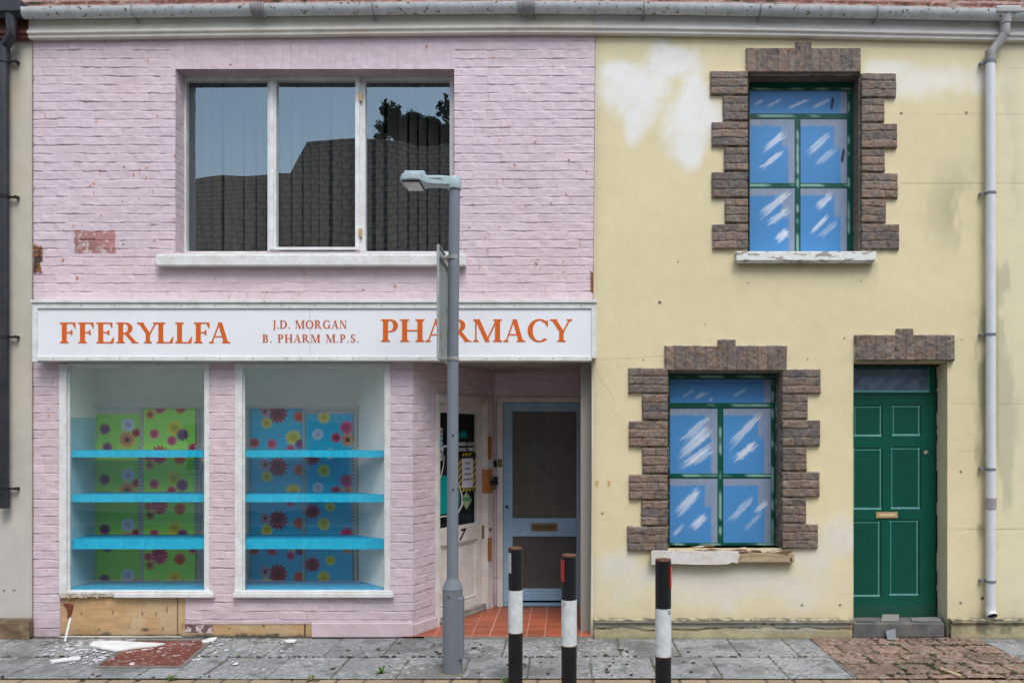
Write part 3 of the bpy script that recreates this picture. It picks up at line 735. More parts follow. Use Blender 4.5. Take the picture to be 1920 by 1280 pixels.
# ---- blue screen door in the back of the recess
bd = bpy.data.objects.new('blue_door', None); sc.collection.objects.link(bd); bd.parent = shop; bd['label'] = 'pale blue door with two dark panels and a letter slot'
y = YB; f = MB()
f.box(X(932, y), X(943, y), y - .015, y + .1, 0.018, 2.149); f.box(X(1098, y), X(1103.5, y), y - .015, y + .1, .018, 2.149); f.box(X(943, y), X(1098, y), y - .015, y + .1, Z(754, y), 2.149)
f.build('door_frame', M_whited, bd)
f = MB(); y += .012; xa, xb, xc, xd = X(943.5, y), X(961, y), X(1081, y), X(1097, y)
zt = Z(755, y)
f.box(xa, xb, y, y + .045, .055, zt); f.box(xc, xd, y, y + .045, .055, zt)
f.box(xb, xc, y, y + .045, Z(771, y), zt); f.box(xb, xc, y, y + .045, Z(1005, y), Z(971, y)); f.box(xb, xc, y, y + .045, .075, Z(1103, y))
f.box(xa, xd, y - .006, y + .045, .02, .05, .002)
f.build('leaf', M_blued, bd)
f = MB(); f.box(xb - .005, xc + .005, y + .014, y + .03, Z(971, y) - .005, Z(771, y) + .005, 0); f.build('upper_screen', M_screen, bd)
f = MB(); f.box(xb - .005, xc + .005, y + .014, y + .03, Z(1103, y) - .005, Z(1005, y) + .005, 0); f.build('lower_screen', M_screen2, bd)
f = MB(); f.box(X(996, y), X(1045, y), y - .006, y + .004, Z(995.5, y), Z(980, y), .002); f.build('letter_slot', M_brass, bd)
f = MB(); f.box(X(1000, y), X(1041, y), y - .009, y - .005, Z(991.5, y), Z(984, y), .001); f.build('slot_flap', mat('dark_brass', (.12, .09, .05), rough=.5, metal=.4), bd)
f = MB(); f.tube([(X(950.5, y), y + .001, Z(950, y)), (X(950.5, y), y - .006, Z(950, y))], .016, 20); f.build('keyhole', M_blackm, bd)
f = MB(); f.tube([(X(937.5, YB), YB - .03, Z(872, YB)), (X(937.5, YB), YB - .03, Z(862, YB))], .022, 16); f.box(X(934, YB), X(941, YB), YB - .03, YB - .014, Z(875, YB), Z(860, YB), .004); f.build('bell_push', M_brass, bd)
f = MB(); f.box(X(1096, YB), X(1103, YB) + .01, YB - .05, YB - .014, Z(886, YB), Z(857, YB), .003); f.build('junction_box', mat('olive_box', (.26, .25, .14), rough=.6), bd)

# ---- shop windows
def shop_window(px0, px1, g0, g1, name, sill):
    wdw = bpy.data.objects.new('shop_window', None); sc.collection.objects.link(wdw); wdw.parent = shop
    f = MB(); y0, y1 = -.012, .06
    f.box(X(px0), X(g0), y0, y1, Z(1112), Z(682)); f.box(X(g1), X(px1), y0, y1, Z(1112), Z(682)); f.box(X(g0), X(g1), y0, y1, Z(689), Z(682)); f.box(X(g0), X(g1), y0, y1, Z(1112), Z(1107))
    f.box(X(g0), X(g0) + .012, .012, .03, Z(1107), Z(689), .002); f.box(X(g1) - .012, X(g1), .012, .03, Z(1107), Z(689), .002)
    f.build('frame', M_flake, wdw)
    f = MB(); f.quad((X(g0), .035, Z(1108)), (X(g1), .035, Z(1108)), (X(g1), .0352, Z(688)), (X(g0), .0352, Z(688))); f.build('glass_pane', M_glassS, wdw)
    f = MB(); yy = -.045
    f.box(X(sill[0], yy), X(sill[1], yy), yy, -.0125, Z(1120, yy), Z(1111.5, yy), .005); f.box(X(sill[0], yy) + .01, X(sill[1], yy) - .01, yy + .012, -.0125, Z(1111.5, yy) + .0005, Z(1107.5, yy), .004); f.build('sill', M_flake, wdw)
    return wdw
shop_window(112, 393, 126, 384, 'left', (213, 400)); shop_window(441, 732, 455, 722, 'right', (436, 737))
# rotted bed where the first sill has broken away
f = MB()
for i in range(26):
    x = X(113) + i * .019; f.box(x, x + .021, -.03 + rr.uniform(0, .012), .01, Z(1119) + rr.uniform(-.006, .01), Z(1112) - rr.uniform(0, .008), .002)
f.build('broken_sill', mat('crumbling_sill', (.56, .50, .42), (.30, .24, .18), 14, .9, .004, 60), shop)
# display room
DB = .50
room = MB(); zc = 2.45; zf = .40
xl, xr = X(119), X(668, DB)
room.quad((X(100), DB, zf), (xr, DB, zf), (xr, DB, zc), (X(100), DB, zc)); room.quad((xl, .06, 1.30), (xl, DB, 1.30), (xl, DB, zc), (xl, .06, zc))
room.quad((X(727), .06, zf), (xr, DB, zf), (xr, DB, zc), (X(727), .06, zc)); room.quad((xl, .01, zc), (X(760), .01, zc), (X(760), DB + .02, zc), (xl, DB + .02, zc))
room.build('display_room_wall', M_inner, shop)
room = MB(); room.box(xl - .01, xl + .004, .06, DB, zf, 1.92, 0); room.build('side_panel', M_innert, shop)
f = MB()
for a, b in ((118, 132), (392, 446), (727, 745)): pass
f.box(X(118), X(728), .44, .46, Z(765, .45), Z(761, .45), .002); f.build('display_rail', mat('cream_timber', (.58, .56, .48), rough=.6), shop)
# inside skirting of the panes: blocks sight of the wall void
f = MB(); f.box(xl - .2, X(760), .008, .06, .0, zf - .01, 0); f.box(X(393), X(441), .03, .06, zf, zc, 0); f.box(X(728), X(772), .03, .06, zf, zc, 0); f.build('inner_wall', M_inner, shop)

# ---- boards at the foot of the wall
M_ply = mat('weathered_plywood', attr=True, rough=.75, bump=.0015, bscale=60, vary=.15, nscale=8)
def ply_c(zt, seed):
    def c(U, V):
        P, Q = PX(U), PY(V)
        g = vn(U * .12, V, .006, seed) * .5 + fbm(U * .3, V, .05, seed + 1, 3)
        b = blend(np.ones(U.shape + (3,)) * lin(186, 152, 110) * (.70 + .42 * g)[..., None], sstep(.45, .65, fbm(U, V, .25, seed + 2, 3)) * .5, lin(196, 178, 148))
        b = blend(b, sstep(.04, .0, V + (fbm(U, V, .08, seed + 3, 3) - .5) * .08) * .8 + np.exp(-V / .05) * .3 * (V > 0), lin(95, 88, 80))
        for x, z, w_, h_ in [(X(p), Z(q), a, e) for p, q, a, e in ((152, 1150, .005, .012), (211, 1147, .006, .014), (266, 1150, .006, .015), (292, 1151, .004, .02), (313, 1143, .005, .028), (305, 1179, .006, .016), (185, 1180, .006, .01), (272, 1180, .03, .014), (240, 1176, .006, .006), (430, 1177, .012, .004), (495, 1172, .01, .01), (445, 1190, .014, .01), (520, 1188, .02, .006))]:
            b = blend(b, np.clip(np.exp(-((U - x) / w_) ** 2 - ((V - z) / h_) ** 2) * 1.4, 0, 1) * .85, (.05, .035, .03))
        m = (P > 348) & (P < 400) & (Q < 1186) & (Q + (fbm(U, V, .04, 7, 2) - .5) * 10 > 1168) & (seed == 9)
        b = blend(b, m * .9, lin(104, 78, 84)); b = blend(b, m * sstep(.6, .66, fbm(U, V, .03, 17, 2)), lin(200, 185, 190))
        e = (np.abs(P - 332.5) < 1.3) | (np.abs(P - 572) < 1.3)
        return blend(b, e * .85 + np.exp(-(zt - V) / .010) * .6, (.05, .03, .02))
    return c
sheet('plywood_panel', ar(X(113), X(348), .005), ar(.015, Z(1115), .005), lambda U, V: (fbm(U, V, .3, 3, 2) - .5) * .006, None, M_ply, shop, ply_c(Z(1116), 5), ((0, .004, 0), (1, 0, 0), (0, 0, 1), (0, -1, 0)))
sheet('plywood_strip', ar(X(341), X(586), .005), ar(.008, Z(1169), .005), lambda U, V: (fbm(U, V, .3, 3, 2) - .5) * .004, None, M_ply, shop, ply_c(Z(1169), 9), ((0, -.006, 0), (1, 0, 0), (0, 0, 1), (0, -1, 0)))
f = MB(); f.box(X(113), X(586), .008, .02, .01, Z(1116), 0); f.build('board_core', M_wood, shop)
f = MB(); f.box(X(112), X(586), .03, .05, 0, .4, 0); f.build('wall_void', M_dark, shop)
f = MB(); f.box(X(586), X(776), -.03, .0, .008, Z(1168, -.03), .004)
f.build('plinth_board', M_pinkp, shop)
f = MB(); f.box(-.012, UB - .004, -.03, .0, .02, Z(1168) - .005, .004); f.build('plinth_board', M_pinkp, shop, sp)
f = MB(); f.prism([(X(119), Z(1130)), (X(138), Z(1132)), (X(135), Z(1146)), (X(130), Z(1160)), (X(127), Z(1158)), (X(127), Z(1143))], -.006, -.001); f.build('rust_stain', mat('dark_red_stain', (.14, .025, .015), (.2, .06, .03), 30, .7), shop)

# ---- eaves
fascia('fascia_board', X(60), X(1115), M_fascia, shop)
gutter(X(46, -.1), X(1113, -.1), M_gutter, shop)
for px in (252, 700, 1000, 1205): gutter_clip(px, M_gut_joint, shop if px < 1115 else None) if px < 1115 else None
for px in (487, 985):
    x = X(px, -.1); f = MB(); r2 = GR + .010
    z = float(eave_z(x)) + GZ
    prof = [(GYc + r2 * math.cos(a), r2 * 1.3 * math.sin(a)) for a in np.linspace(.15, -math.pi - .15, 20)] + [(GYc + (r2 - .008) * math.cos(a), (r2 - .008) * 1.3 * math.sin(a)) for a in np.linspace(-math.pi - .15, .15, 20)]
    for k in range(5): f.sweep(prof, [(x - .062 + k * .026, z), (x - .062 + k * .026 + .017, z - .002)])
    f.build('gutter_joint', M_gut_joint, shop)
roof(X(60), X(1115), shop, 1); shell(PX0, PX1, shop, 5.35)

# ================================================================== shop sign, with cut letters
sign = thing('shop_sign', 'long white shop sign with orange capitals reading FFERYLLFA and PHARMACY', 'sign', (X(589), -.1, 2.6))
SY = -.135
f = MB(); f.box(X(68, SY), X(1110, SY), SY + .012, 0.012, Z(670, SY), Z(577, SY), 0); f.build('panel', M_sign, sign)
f = MB(); f.box(X(60, SY), X(70, SY), SY, .012, Z(678, SY), Z(566, SY), .003); f.box(X(1109, SY), X(1118.5, SY), SY, .012, Z(671, SY), Z(563, SY), .003)
f.box(X(70, SY), X(1109, SY), SY, .012, Z(578, SY), Z(568, SY), .003)
f.box(X(70, SY), X(1109, SY), SY, .012, Z(676, SY), Z(668, SY), .003)
f.build('frame', M_flake, sign)
f = MB(); f.box(X(58, SY), X(1119.5, SY), SY - .012, .012, Z(568, SY) + .001, Z(562, SY), .004); f.build('cornice', M_flake, sign)
M_screw = mat('rusty_screw', (.22, .13, .08), rough=.8)
for i in range(17):
    for py in (573, 672):
        px = 90 + i * 62.5 + (py - 573) * .1; f = MB(); f.tube([(X(px, SY), SY + .001, Z(py, SY)), (X(px, SY), SY - .003, Z(py, SY))], .0045, 8)
        f.build('screw_head', M_screw, sign)
f = MB(); f.box(X(580.2, SY), X(580.9, SY), SY + .0105, SY + .0125, Z(668, SY), Z(578, SY), 0); f.build('panel_joint', mat('joint_shadow_gap', (.45, .46, .48)), sign)

SW, TH = .19, .070
def rect(x0, y0, x1, y1): return [(x0, y0), (x1, y0), (x1, y1), (x0, y1)]
def ser(x0, x1, top=False):     # bracketed serif under or over a stem
    e = .075
    p = [(x0 - e, 0), (x1 + e, 0), (x1 + e, .045), (x1, .095), (x0, .095), (x0 - e, .045)]
    return [(a, 1 - b) for a, b in p] if top else p
def arc(cx, cy, rx, ry, a0, a1, tx, ty, n=22):
    out = []
    A = [math.radians(a0 + (a1 - a0) * i / n) for i in range(n + 1)]
    for p, q in zip(A, A[1:]):
        f = lambda t, a, b: (cx + (rx - a) * math.cos(t), cy + (ry - b) * math.sin(t))
        out.append([f(p, 0, 0), f(q, 0, 0), f(q, tx, ty), f(p, tx, ty)])
    return out
def stem(x, w=SW): return [rect(x, 0, x + w, 1), ser(x, x + w), ser(x, x + w, True)]
def diag(x0, y0, x1, y1, w): return [(x0, y0), (x0 + w, y0), (x1 + w, y1), (x1, y1)]
def glyph(c):
    if c == 'F': return stem(.09) + [rect(.1, .938, .60, 1), [(.62, 1), (.62, .72), (.585, .72), (.50, .938)], rect(.2, .485, .46, .545), [(.50, .64), (.50, .39), (.465, .39), (.40, .485), (.40, .545), (.465, .64)]], .70
    if c == 'E': return stem(.09) + [rect(.1, .938, .62, 1), [(.64, 1), (.64, .74), (.605, .74), (.52, .938)], rect(.2, .485, .48, .545), [(.52, .64), (.52, .39), (.485, .39), (.42, .485), (.42, .545), (.485, .64)], rect(.1, 0, .66, .062), [(.68, 0), (.70, .29), (.665, .29), (.56, .062)]], .77
    if c == 'L': return stem(.09) + [rect(.1, 0, .62, .062), [(.64, 0), (.67, .31), (.635, .31), (.52, .062)]], .72
    if c == 'P': return stem(.09) + [rect(.2, .938, .36, 1), rect(.2, .43, .36, .49)] + arc(.36, .715, .29, .285, -90, 90, SW * .95, TH), .71
    if c == 'R': return stem(.09) + [rect(.2, .938, .36, 1), rect(.2, .45, .36, .51)] + arc(.36, .725, .28, .275, -90, 90, SW * .95, TH) + [diag(.60, .06, .32, .47, .18), [(.60, 0), (.88, 0), (.88, .04), (.78, .07), (.60, .07)]], .88
    if c == 'B': return stem(.09) + [rect(.2, .938, .36, 1), rect(.2, .49, .38, .55), rect(.2, 0, .38, .062)] + arc(.36, .745, .25, .255, -90, 90, SW * .9, TH) + arc(.38, .275, .29, .275, -90, 90, SW * .95, TH), .76
    if c == 'D': return stem(.09) + [rect(.2, .938, .38, 1), rect(.2, 0, .38, .062)] + arc(.38, .5, .46, .5, -90, 90, SW, TH), .92
    if c == 'H': return stem(.09) + stem(.66) + [rect(.2, .47, .7, .53)], .93
    if c == 'M': return [rect(.12, 0, .18, 1), ser(.12, .18), ser(.12, .18, True)] + stem(.86) + [diag(.50, 0, .12, 1, .17), diag(.50, .0, .90, 1, .065)], 1.14
    if c == 'N': return [rect(.12, 0, .18, 1), ser(.12, .18), rect(.06, .955, .2, 1), rect(.72, 0, .78, 1), ser(.72, .78, True), diag(.66, 0, .12, 1, .17)], .90
    if c == 'A': return [diag(.10, 0, .40, 1, .06), diag(.60, 0, .36, 1, .17), rect(.2, .29, .62, .345), ser(.10, .15), ser(.60, .77)], .87
    if c == 'Y': return [diag(.36, .42, .04, 1, .18), diag(.44, .42, .70, 1, .065), rect(.335, 0, .50, .45), ser(.335, .50), ser(.07, .19, True), ser(.69, .75, True)], .80
    if c == 'C': return arc(.50, .5, .44, .515, 48, 312, SW, TH) + [[(.82, .98), (.82, .68), (.785, .68), (.70, .84)]], .90
    if c == 'G': return arc(.50, .5, .44, .515, 48, 305, SW, TH) + [[(.82, .98), (.82, .70), (.785, .70), (.70, .84)], rect(.69, .02, .855, .42), rect(.60, .40, .92, .445)], .97
    if c == 'O': return arc(.50, .5, .45, .515, 0, 360, SW, TH, 40), 1.0
    if c == 'S': return arc(.33, .745, .25, .27, 35, 250, SW * .85, TH) + arc(.33, .27, .27, .285, 70, -145, SW * .85, TH) + [diag(.42, .38, .14, .62, .18), [(.55, 1), (.55, .70), (.52, .70), (.46, .88)], [(.08, 0), (.08, .30), (.11, .30), (.17, .12)]], .68
    if c == 'J': return [rect(.17, .1, .335, 1), ser(.17, .335, True)] + arc(.17, .08, .165, .24, 0, -130, SW * .9, TH), .45
    if c == '.': return [arc(.13, .075, .08, .08, 0, 360, .079, .079, 14)[i] for i in range(14)], .28
    return [], .42
def serif_text(txt, px0, px1, pya, pyb, m, space=.0, name='lettering'):
    kern = lambda i: -.13 if txt[i:i + 2] == 'FA' else (-.07 if txt[i:i + 2] in ('RY', 'YL') else 0)
    tot = sum(glyph(c)[1] + space + kern(i) for i, c in enumerate(txt)) - space
    z0, z1 = Z(pyb, SY), Z(pya, SY); x0, x1 = X(px0, SY), X(px1, SY)
    h = z1 - z0; s = (x1 - x0) / tot; x = x0
    for ci, c in enumerate(txt):
        P, adv = glyph(c)
        if P:
            f = MB()
            for i, p in enumerate(P):
                pts = [(x + a * s, z0 + b * h) for a, b in p]
                yy = SY + .0112 - (i % 9) * .00012
                f.prism(pts, yy - .0012, yy)
            f.build(name, m, sign)
        x += (adv + space + kern(ci)) * s
serif_text('FFERYLLFA', 110, 432, 604, 643, M_orange, .0, 'orange_letter')
serif_text('PHARMACY', 713, 1072, 598, 640.5, M_orange, .0, 'orange_letter')
serif_text('J.D. MORGAN', 510, 650, 600, 615.5, M_dull_or, .05, 'small_letter')
serif_text('B. PHARM M.P.S.', 491, 673, 626.5, 641.5, M_dull_or, .10, 'small_letter')

# ================================================================== shelving units with flowered backs
COLS = {'red': lin(215, 30, 60), 'crim': lin(180, 20, 60), 'or': lin(245, 90, 50), 'yel': lin(250, 225, 60), 'pink': lin(240, 60, 120), 'pale': lin(225, 165, 175), 'white': lin(225, 225, 240), 'pur': lin(140, 70, 130), 'sun': lin(235, 150, 90)}
def flowers(U, V, base, F, period, z_top):
    """base colour with printed gerbera flowers; F in metres (u, drop from top, radius, colour)"""
    col = np.ones(U.shape + (3,)) * np.asarray(base)
    col *= (.92 + .16 * fbm(U, V, .5, 3, 2))[..., None]
    for k in range(5):
        for u, dz, r, c in F:
            z = z_top - dz - k * period
            du, dv = U - u, V - z; R = np.hypot(du, dv); T = np.arctan2(dv, du)
            if R.min() > r * 1.2: continue
            n = 13; pet = np.abs(np.sin(T * n / 2 + u * 20)); edge = r * (.66 + .38 * pet)
            m = 1 - sstep(edge - .004, edge + .003, R)
            cc = COLS[c]
            tone = (.62 + .38 * pet * sstep(.15 * r, .8 * r, R))
            col = col * (1 - m[..., None]) + (cc * tone[..., None]) * m[..., None]
            cen = (1 - sstep(r * .24, r * .32, R)); col = blend(col, cen, lin(70, 35, 25) if c in ('sun', 'red', 'crim', 'pale') else cc * .55)
    return col
def unit(name, label, px0, px1, panels, uprights, posts, front):
    t = thing(name, label, 'shelves', (X((px0 + px1) / 2, .25), .25, .4), group='display shelves behind the shop windows')
    for a, b, base, F, per, yy, top in panels:
        x0, x1, zt = X(a, yy), X(b, yy), Z(top, yy)
        Fm = [((X(u, yy)), (py - top) * (7 + yy) / FPX, 1.22 * r * (7 + yy) / FPX, c) for u, py, r, c in F]
        sheet('flower_panel', ar(x0, x1, .003), ar(.40, zt, .003), lambda U, V: (fbm(U, V, .25, 7, 2) - .5) * .012 * (V > 1.2), None, M_paper, t, lambda U, V: flowers(U, V, base, Fm, per * (7 + yy) / FPX, zt), ((0, yy, 0), (1, 0, 0), (0, 0, 1), (0, -1, 0)))
    for i, (pyf, pyb, py1) in enumerate(((844, 857, 847), (926.5, 941, 925), (1010, 1029, 1006))):
        z1, z0 = Z(pyf, .08), Z(pyb, .08)
        f = MB(); nseg = 20; x0, x1 = front
        zt = z1
        for k in range(nseg):
            xa, xb = x0 + (x1 - x0) * k / nseg, x0 + (x1 - x0) * (k + 1) / nseg
            f.box(xa, xb, .07, .085, z0 + .0025 * vn(k * .3 + i * 5., 0., 1., 3), zt, 0)
        f.build('shelf_edging', M_cyan, t)
        f = MB(); x0b = X(px0, .45); x1b = min(X(px1, .45), front[1])
        f.prism([(x0, 0), (x1, 0), (x1, .014), (x0, .014)], 0, 1)
        f.bm.clear()
        b = [f.bm.verts.new(p) for p in ((x0, .086, zt - .004), (x1, .086, zt - .004), (x1b, .40, zt + .002), (x0b, .40, zt + .002), (x0, .086, zt - .022), (x1, .086, zt - .022), (x1b, .40, zt - .016), (x0b, .40, zt - .016))]
        for q in ((3, 2, 1, 0), (4, 5, 6, 7), (0, 1, 5, 4), (1, 2, 6, 5), (2, 3, 7, 6), (3, 0, 4, 7)): f.bm.faces.new([b[j] for j in q])
        f.build('shelf', M_cyand, t)
    f = MB(); b0, b1 = front; f.prism([(0, 0), (1, 0), (1, 1)], 0, 1); f.bm.clear()
    xq0, xq1 = X(px0 - 3, .49), min(X(px1 + 8, .49), X(668, .49) + .03) if px0 > 400 else b1
    z = .412
    b = [f.bm.verts.new(p) for p in ((b0, .045, z), (b1, .045, z), (xq1, .49, z), (xq0, .49, z), (b0, .045, z - .02), (b1, .045, z - .02), (xq1, .49, z - .02), (xq0, .49, z - .02))]
    for q in ((3, 2, 1, 0), (4, 5, 6, 7), (0, 1, 5, 4), (1, 2, 6, 5), (2, 3, 7, 6), (3, 0, 4, 7)): f.bm.faces.new([b[j] for j in q])
    f.build('base_board', M_cyand, t)
    def upc(U, V):
        c = np.ones(U.shape + (3,)) * lin(190, 200, 200)
        s = (np.abs((V / .032) % 1 - .5) < .28) & (np.abs(U % 1) < 9)
        return blend(c, (s & (np.abs(U - U.mean()) < .006)) * 1.0, lin(40, 55, 60))
    for px, t0, t1 in uprights:
        x = X(px, .45); sheet('slotted_upright', np.linspace(x - .012, x + .012, 7), ar(Z(t1, .45), Z(t0, .45), .004), None, None, M_strip, t, upc, ((0, .452, 0), (1, 0, 0), (0, 0, 1), (0, -1, 0)))
    for px, w_ in posts:
        f = MB(); f.box(X(px, .46), X(px + w_, .46), .457, .468, .41, Z(766, .46), .001); f.build('post', mat('post_paint', (.50, .47, .38), rough=.6), t)
    return t
BLUE, GREEN = lin(12, 188, 222), lin(170, 235, 95)
FB1 = [(521, 775, 15, 'crim'), (497, 771, 9, 'pale'), (500, 793, 9, 'yel'), (560, 781, 9, 'or'), (550, 820, 12, 'yel'), (477, 830, 8, 'red'), (510, 832, 8, 'pink'), (545, 841, 7, 'pink'), (562, 832, 8, 'pur')]
FB2 = [(607, 782, 10, 'yel'), (650, 801, 11, 'pink'), (652, 824, 11, 'sun'), (596, 814, 9, 'white'), (630, 820, 8, 'red'), (586, 858, 12, 'crim'), (619, 850, 8, 'yel')]
FG1 = [(196, 804, 9, 'pur'), (240, 796, 11, 'white'), (238, 824, 13, 'sun'), (255, 811, 7, 'red'), (201, 838, 8, 'pur')]
FG2 = [(281, 777, 8, 'sun'), (300, 765, 9, 'pink'), (338, 765, 9, 'or'), (327, 802, 12, 'yel'), (342, 815, 10, 'pur'), (289, 813, 8, 'pink'), (322, 826, 8, 'pink'), (299, 852, 14, 'red'), (278, 855, 7, 'pink'), (337, 860, 9, 'or'), (362, 840, 8, 'pink')]
unit('shelving_unit', 'cyan shelves with lime green flower printed backing in the left shop window', 130, 392,
     [(180, 263, GREEN * .9, FG1, 94, .475, 776), (268, 366, GREEN, FG2, 94, .465, 766)], [(262, 835, 1005), (367, 835, 1000)], [(263, 5), (371, 4)], (X(121), X(391)))
unit('shelving_unit', 'cyan shelves with blue flower printed backing in the right shop window', 455, 664,
     [(467, 568, BLUE, FB1, 100, .475, 766), (573, 661, BLUE * .95, FB2, 100, .465, 775)], [(570, 828, 1005), (662, 828, 1005)], [(461, 6), (567.5, 4), (664, 6)], (X(446), X(727)))
# ================================================================== CREAM HOUSE
house = thing('rendered_house', 'cream rendered house with brown brick window surrounds and green door', 'house', (X(1500), 0, 0))
HX0, HX1 = X(1112), 6.4
OH = {'up': (X(1403), X(1611), Z(478), Z(140)), 'lo': (X(1253), X(1463), Z(1026), Z(698)), 'door': (X(1600), X(1776), -1, Z(680))}
def keep_h(U, V):
    k = np.ones(U.shape, bool)
    for a, b, c, d in OH.values(): k &= ~((U > a) & (U < b) & (V > c) & (V < d))
    return k
def g2(P, Q, px, py, rx, ry): return np.exp(-((P - px) / rx) ** 2 - ((Q - py) / ry) ** 2)
def house_c(U, V, raw=False):
    P, Q = PX(U), PY(V)
    col = np.ones(U.shape + (3,)) * CREAM
    n1 = fbm(U, V, 1.1, 201, 5); col *= (.91 + .18 * n1)[..., None]
    col = blend(col, sstep(.52, .72, fbm(U, V, .6, 202, 4)) * .35, CREAM * np.array([.90, .94, .93]))
    # pale patches where older white paint shows through
    e = fbm(U, V, .28, 203, 5) - .5
    e2 = fbm(U * 1, V * .28, .09, 233, 3) - .5
    def patch(px, py, rx, ry, soft=.5, amp=1.5, st=0):
        d = np.hypot((P - px) / rx, (Q - py) / ry) + e * amp + e2 * .5
        return 1 - sstep(1 - soft, 1 + soft, d)
    m = np.maximum.reduce([patch(1200, 165, 75, 55), patch(1258, 118, 42, 34), patch(1298, 200, 52, 70), patch(1290, 270, 28, 34), patch(1190, 225, 22, 40), patch(1165, 135, 40, 26)])
    col = blend(col, m * (.72 + .5 * fbm(U, V, .12, 220, 3)).clip(0, 1), (.77, .765, .74))
    m = np.maximum(patch(1745, 152, 105, 30, .6), patch(1680, 128, 60, 14, .6)) * .85; col = blend(col, m, (.76, .74, .66))
    m = np.maximum.reduce([patch(1165, 1060, 45, 26, .6), patch(1400, 1088, 200, 42, .6, 1.8), patch(1240, 1080, 80, 28, .5, 1.8), patch(1520, 1040, 50, 60, .6), patch(1570, 1010, 40, 40, .6)]) * .70; col = blend(col, m, (.67, .66, .62))
    col = blend(col, sstep(1020, 1080, Q) * .18, (.60, .55, .44))
    # grey weather staining
    s = fbm(U, V * .35, .22, 205, 4)
    st = sstep(.45, .62, s) * (g2(P, Q, 1800, 390, 60, 70) * .5 + g2(P, Q, 1838, 620, 12, 200) * .9 + g2(P, Q, 1835, 950, 12, 150) * .8 + g2(P, Q, 1885, 700, 22, 460) * .9 + g2(P, Q, 1600, 750, 14, 60) * .2)
    col = blend(col, np.clip(st * 1.35, 0, .8), (.33, .31, .19))
    for (a, b, zt, L) in ((1385, 1645, 492, .10), (1225, 1490, 1055, .07)):
        inside = sstep(a - 4, a + 6, P) * (1 - sstep(b - 6, b + 4, P)) * (Q > zt)
        col = blend(col, inside * np.exp(-(Q - zt) / 215 / L) * (.35 + .4 * fbm(U, V * .3, .05, 207, 3)), (.30, .27, .20))
    col = blend(col, sstep(92, 70, Q + 22 * (fbm(U, V, .3, 208, 3) - .5)) * .30, (.36, .32, .22))  # wall colour darkens towards the eaves
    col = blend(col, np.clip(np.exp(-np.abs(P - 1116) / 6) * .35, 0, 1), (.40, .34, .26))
    # next bay beyond the downpipe has weathered paler
    col = blend(col, sstep(1868, 1876, P) * .45, (.66, .64, .48))
    # grime above the plinth and on the foot of the wall
    col = blend(col, np.exp(-np.maximum(V - Z(1160), 0) / .07) * (.15 + .35 * fbm(U, V, .1, 209, 3)), (.24, .22, .16))
    # hairline cracks and scored joints
    def line(x0, y0, x1, y1, w, wob=3, seed=0):
        t = np.clip((P - x0) / (x1 - x0 + 1e-6), 0, 1) if abs(x1 - x0) > abs(y1 - y0) else np.clip((Q - y0) / (y1 - y0), 0, 1)
        if abs(x1 - x0) > abs(y1 - y0): d = np.abs(Q - (y0 + t * (y1 - y0)) - (fbm(U, V * 0, .15, 300 + seed, 3) - .5) * wob); r = (P > x0) & (P < x1)
        else: d = np.abs(P - (x0 + t * (x1 - x0)) - (fbm(U * 0, V, .15, 300 + seed, 3) - .5) * wob); r = (Q > min(y0, y1)) & (Q < max(y0, y1))
        return (1 - sstep(w * .5, w * 1.4, d)) * r
    for i, (a, b, c, d, w_, al) in enumerate(((1690, 345, 1930, 345, .9, .35), (1690, 213, 1930, 215, .7, .25), (1778, 758, 1930, 758, .9, .35), (1778, 846, 1850, 845, .6, .15), (1778, 993, 1930, 991, .9, .5), (1120, 674, 1245, 668, 1, .3), (1118, 690, 1150, 745, .8, .5), (1645, 345, 1690, 345, .6, .15), (1120, 840, 1180, 838, .6, .15), (1545, 846, 1598, 846, .6, .15), (1860, 130, 1930, 128, .6, .2), (1118, 740, 1180, 800, .6, .3))):
        col = blend(col, line(a, b, c, d, w_, 10 if abs(d - b) > 20 else 2, i) * al, (.22, .19, .11))
    for px, py, r in ((1237, 567, 3.2), (1690, 213, 2.6), (1812, 212, 2.6), (1271, 491, 1.6), (1132, 962, 2.2), (1403, 531, 1.6), (1614, 527, 1.4), (1583, 634, 1.6), (1803, 637, 1.6), (1802, 884, 2.4), (1801, 1130, 2.6), (1575, 1134, 2.4), (1504, 1134, 2.4), (1842, 1121, 3.4), (1206, 675, 1.8), (1514, 673, 1.6), (1322, 608, 1.3)):
        col = blend(col, (1 - sstep(r * .7, r * 1.3, np.hypot(P - px, Q - py))) * .9, (.05, .04, .03))
    for px in (1121, 1143):
        col = blend(col, g2(P, Q, px, 908, 2.2, 5) * .9 + g2(P, Q, px, 903, 4, 1.5) * .6, (.45, .20, .02))
    sp_ = sstep(.74, .78, vn(U, V, .02, 230)) * sstep(.55, .65, vn(U, V, .7, 231)) * .35
    return blend(col, sp_ * .3, (.45, .40, .25))
def house_h(U, V):
    P, Q = PX(U), PY(V)
    h = (fbm(U, V, .45, 210, 3) - .5) * .008 + (fbm(U, V, .03, 211, 2) - .5) * .0006
    for py in (345, 758, 992): h -= (1 - sstep(.002, .005, np.abs(V - Z(py)))) * .002 * (P > 1690)
    return h
def hb(V): return BND(V)
def lean_left(o, x0, x1):
    n = len(o.data.vertices); a = np.zeros(n * 3, np.float32); o.data.vertices.foreach_get('co', a); a = a.reshape(-1, 3)
    wx = a[:, 0] + o.matrix_world.translation[0]
    t = 1 - np.clip((wx - x0) / (x1 - x0), 0, 1); a[:, 0] += t * BND(a[:, 2]); o.data.vertices.foreach_set('co', a.ravel()); o.data.update()
hw_ = sheet('wall', ar(HX0, HX1, .0095), ar(0, 5.45, .0095), house_h, keep_h, M_cream, None, house_c)
sc.collection.objects.unlink(hw_); lean_left(hw_, HX0, HX0 + .6); place(hw_, house)
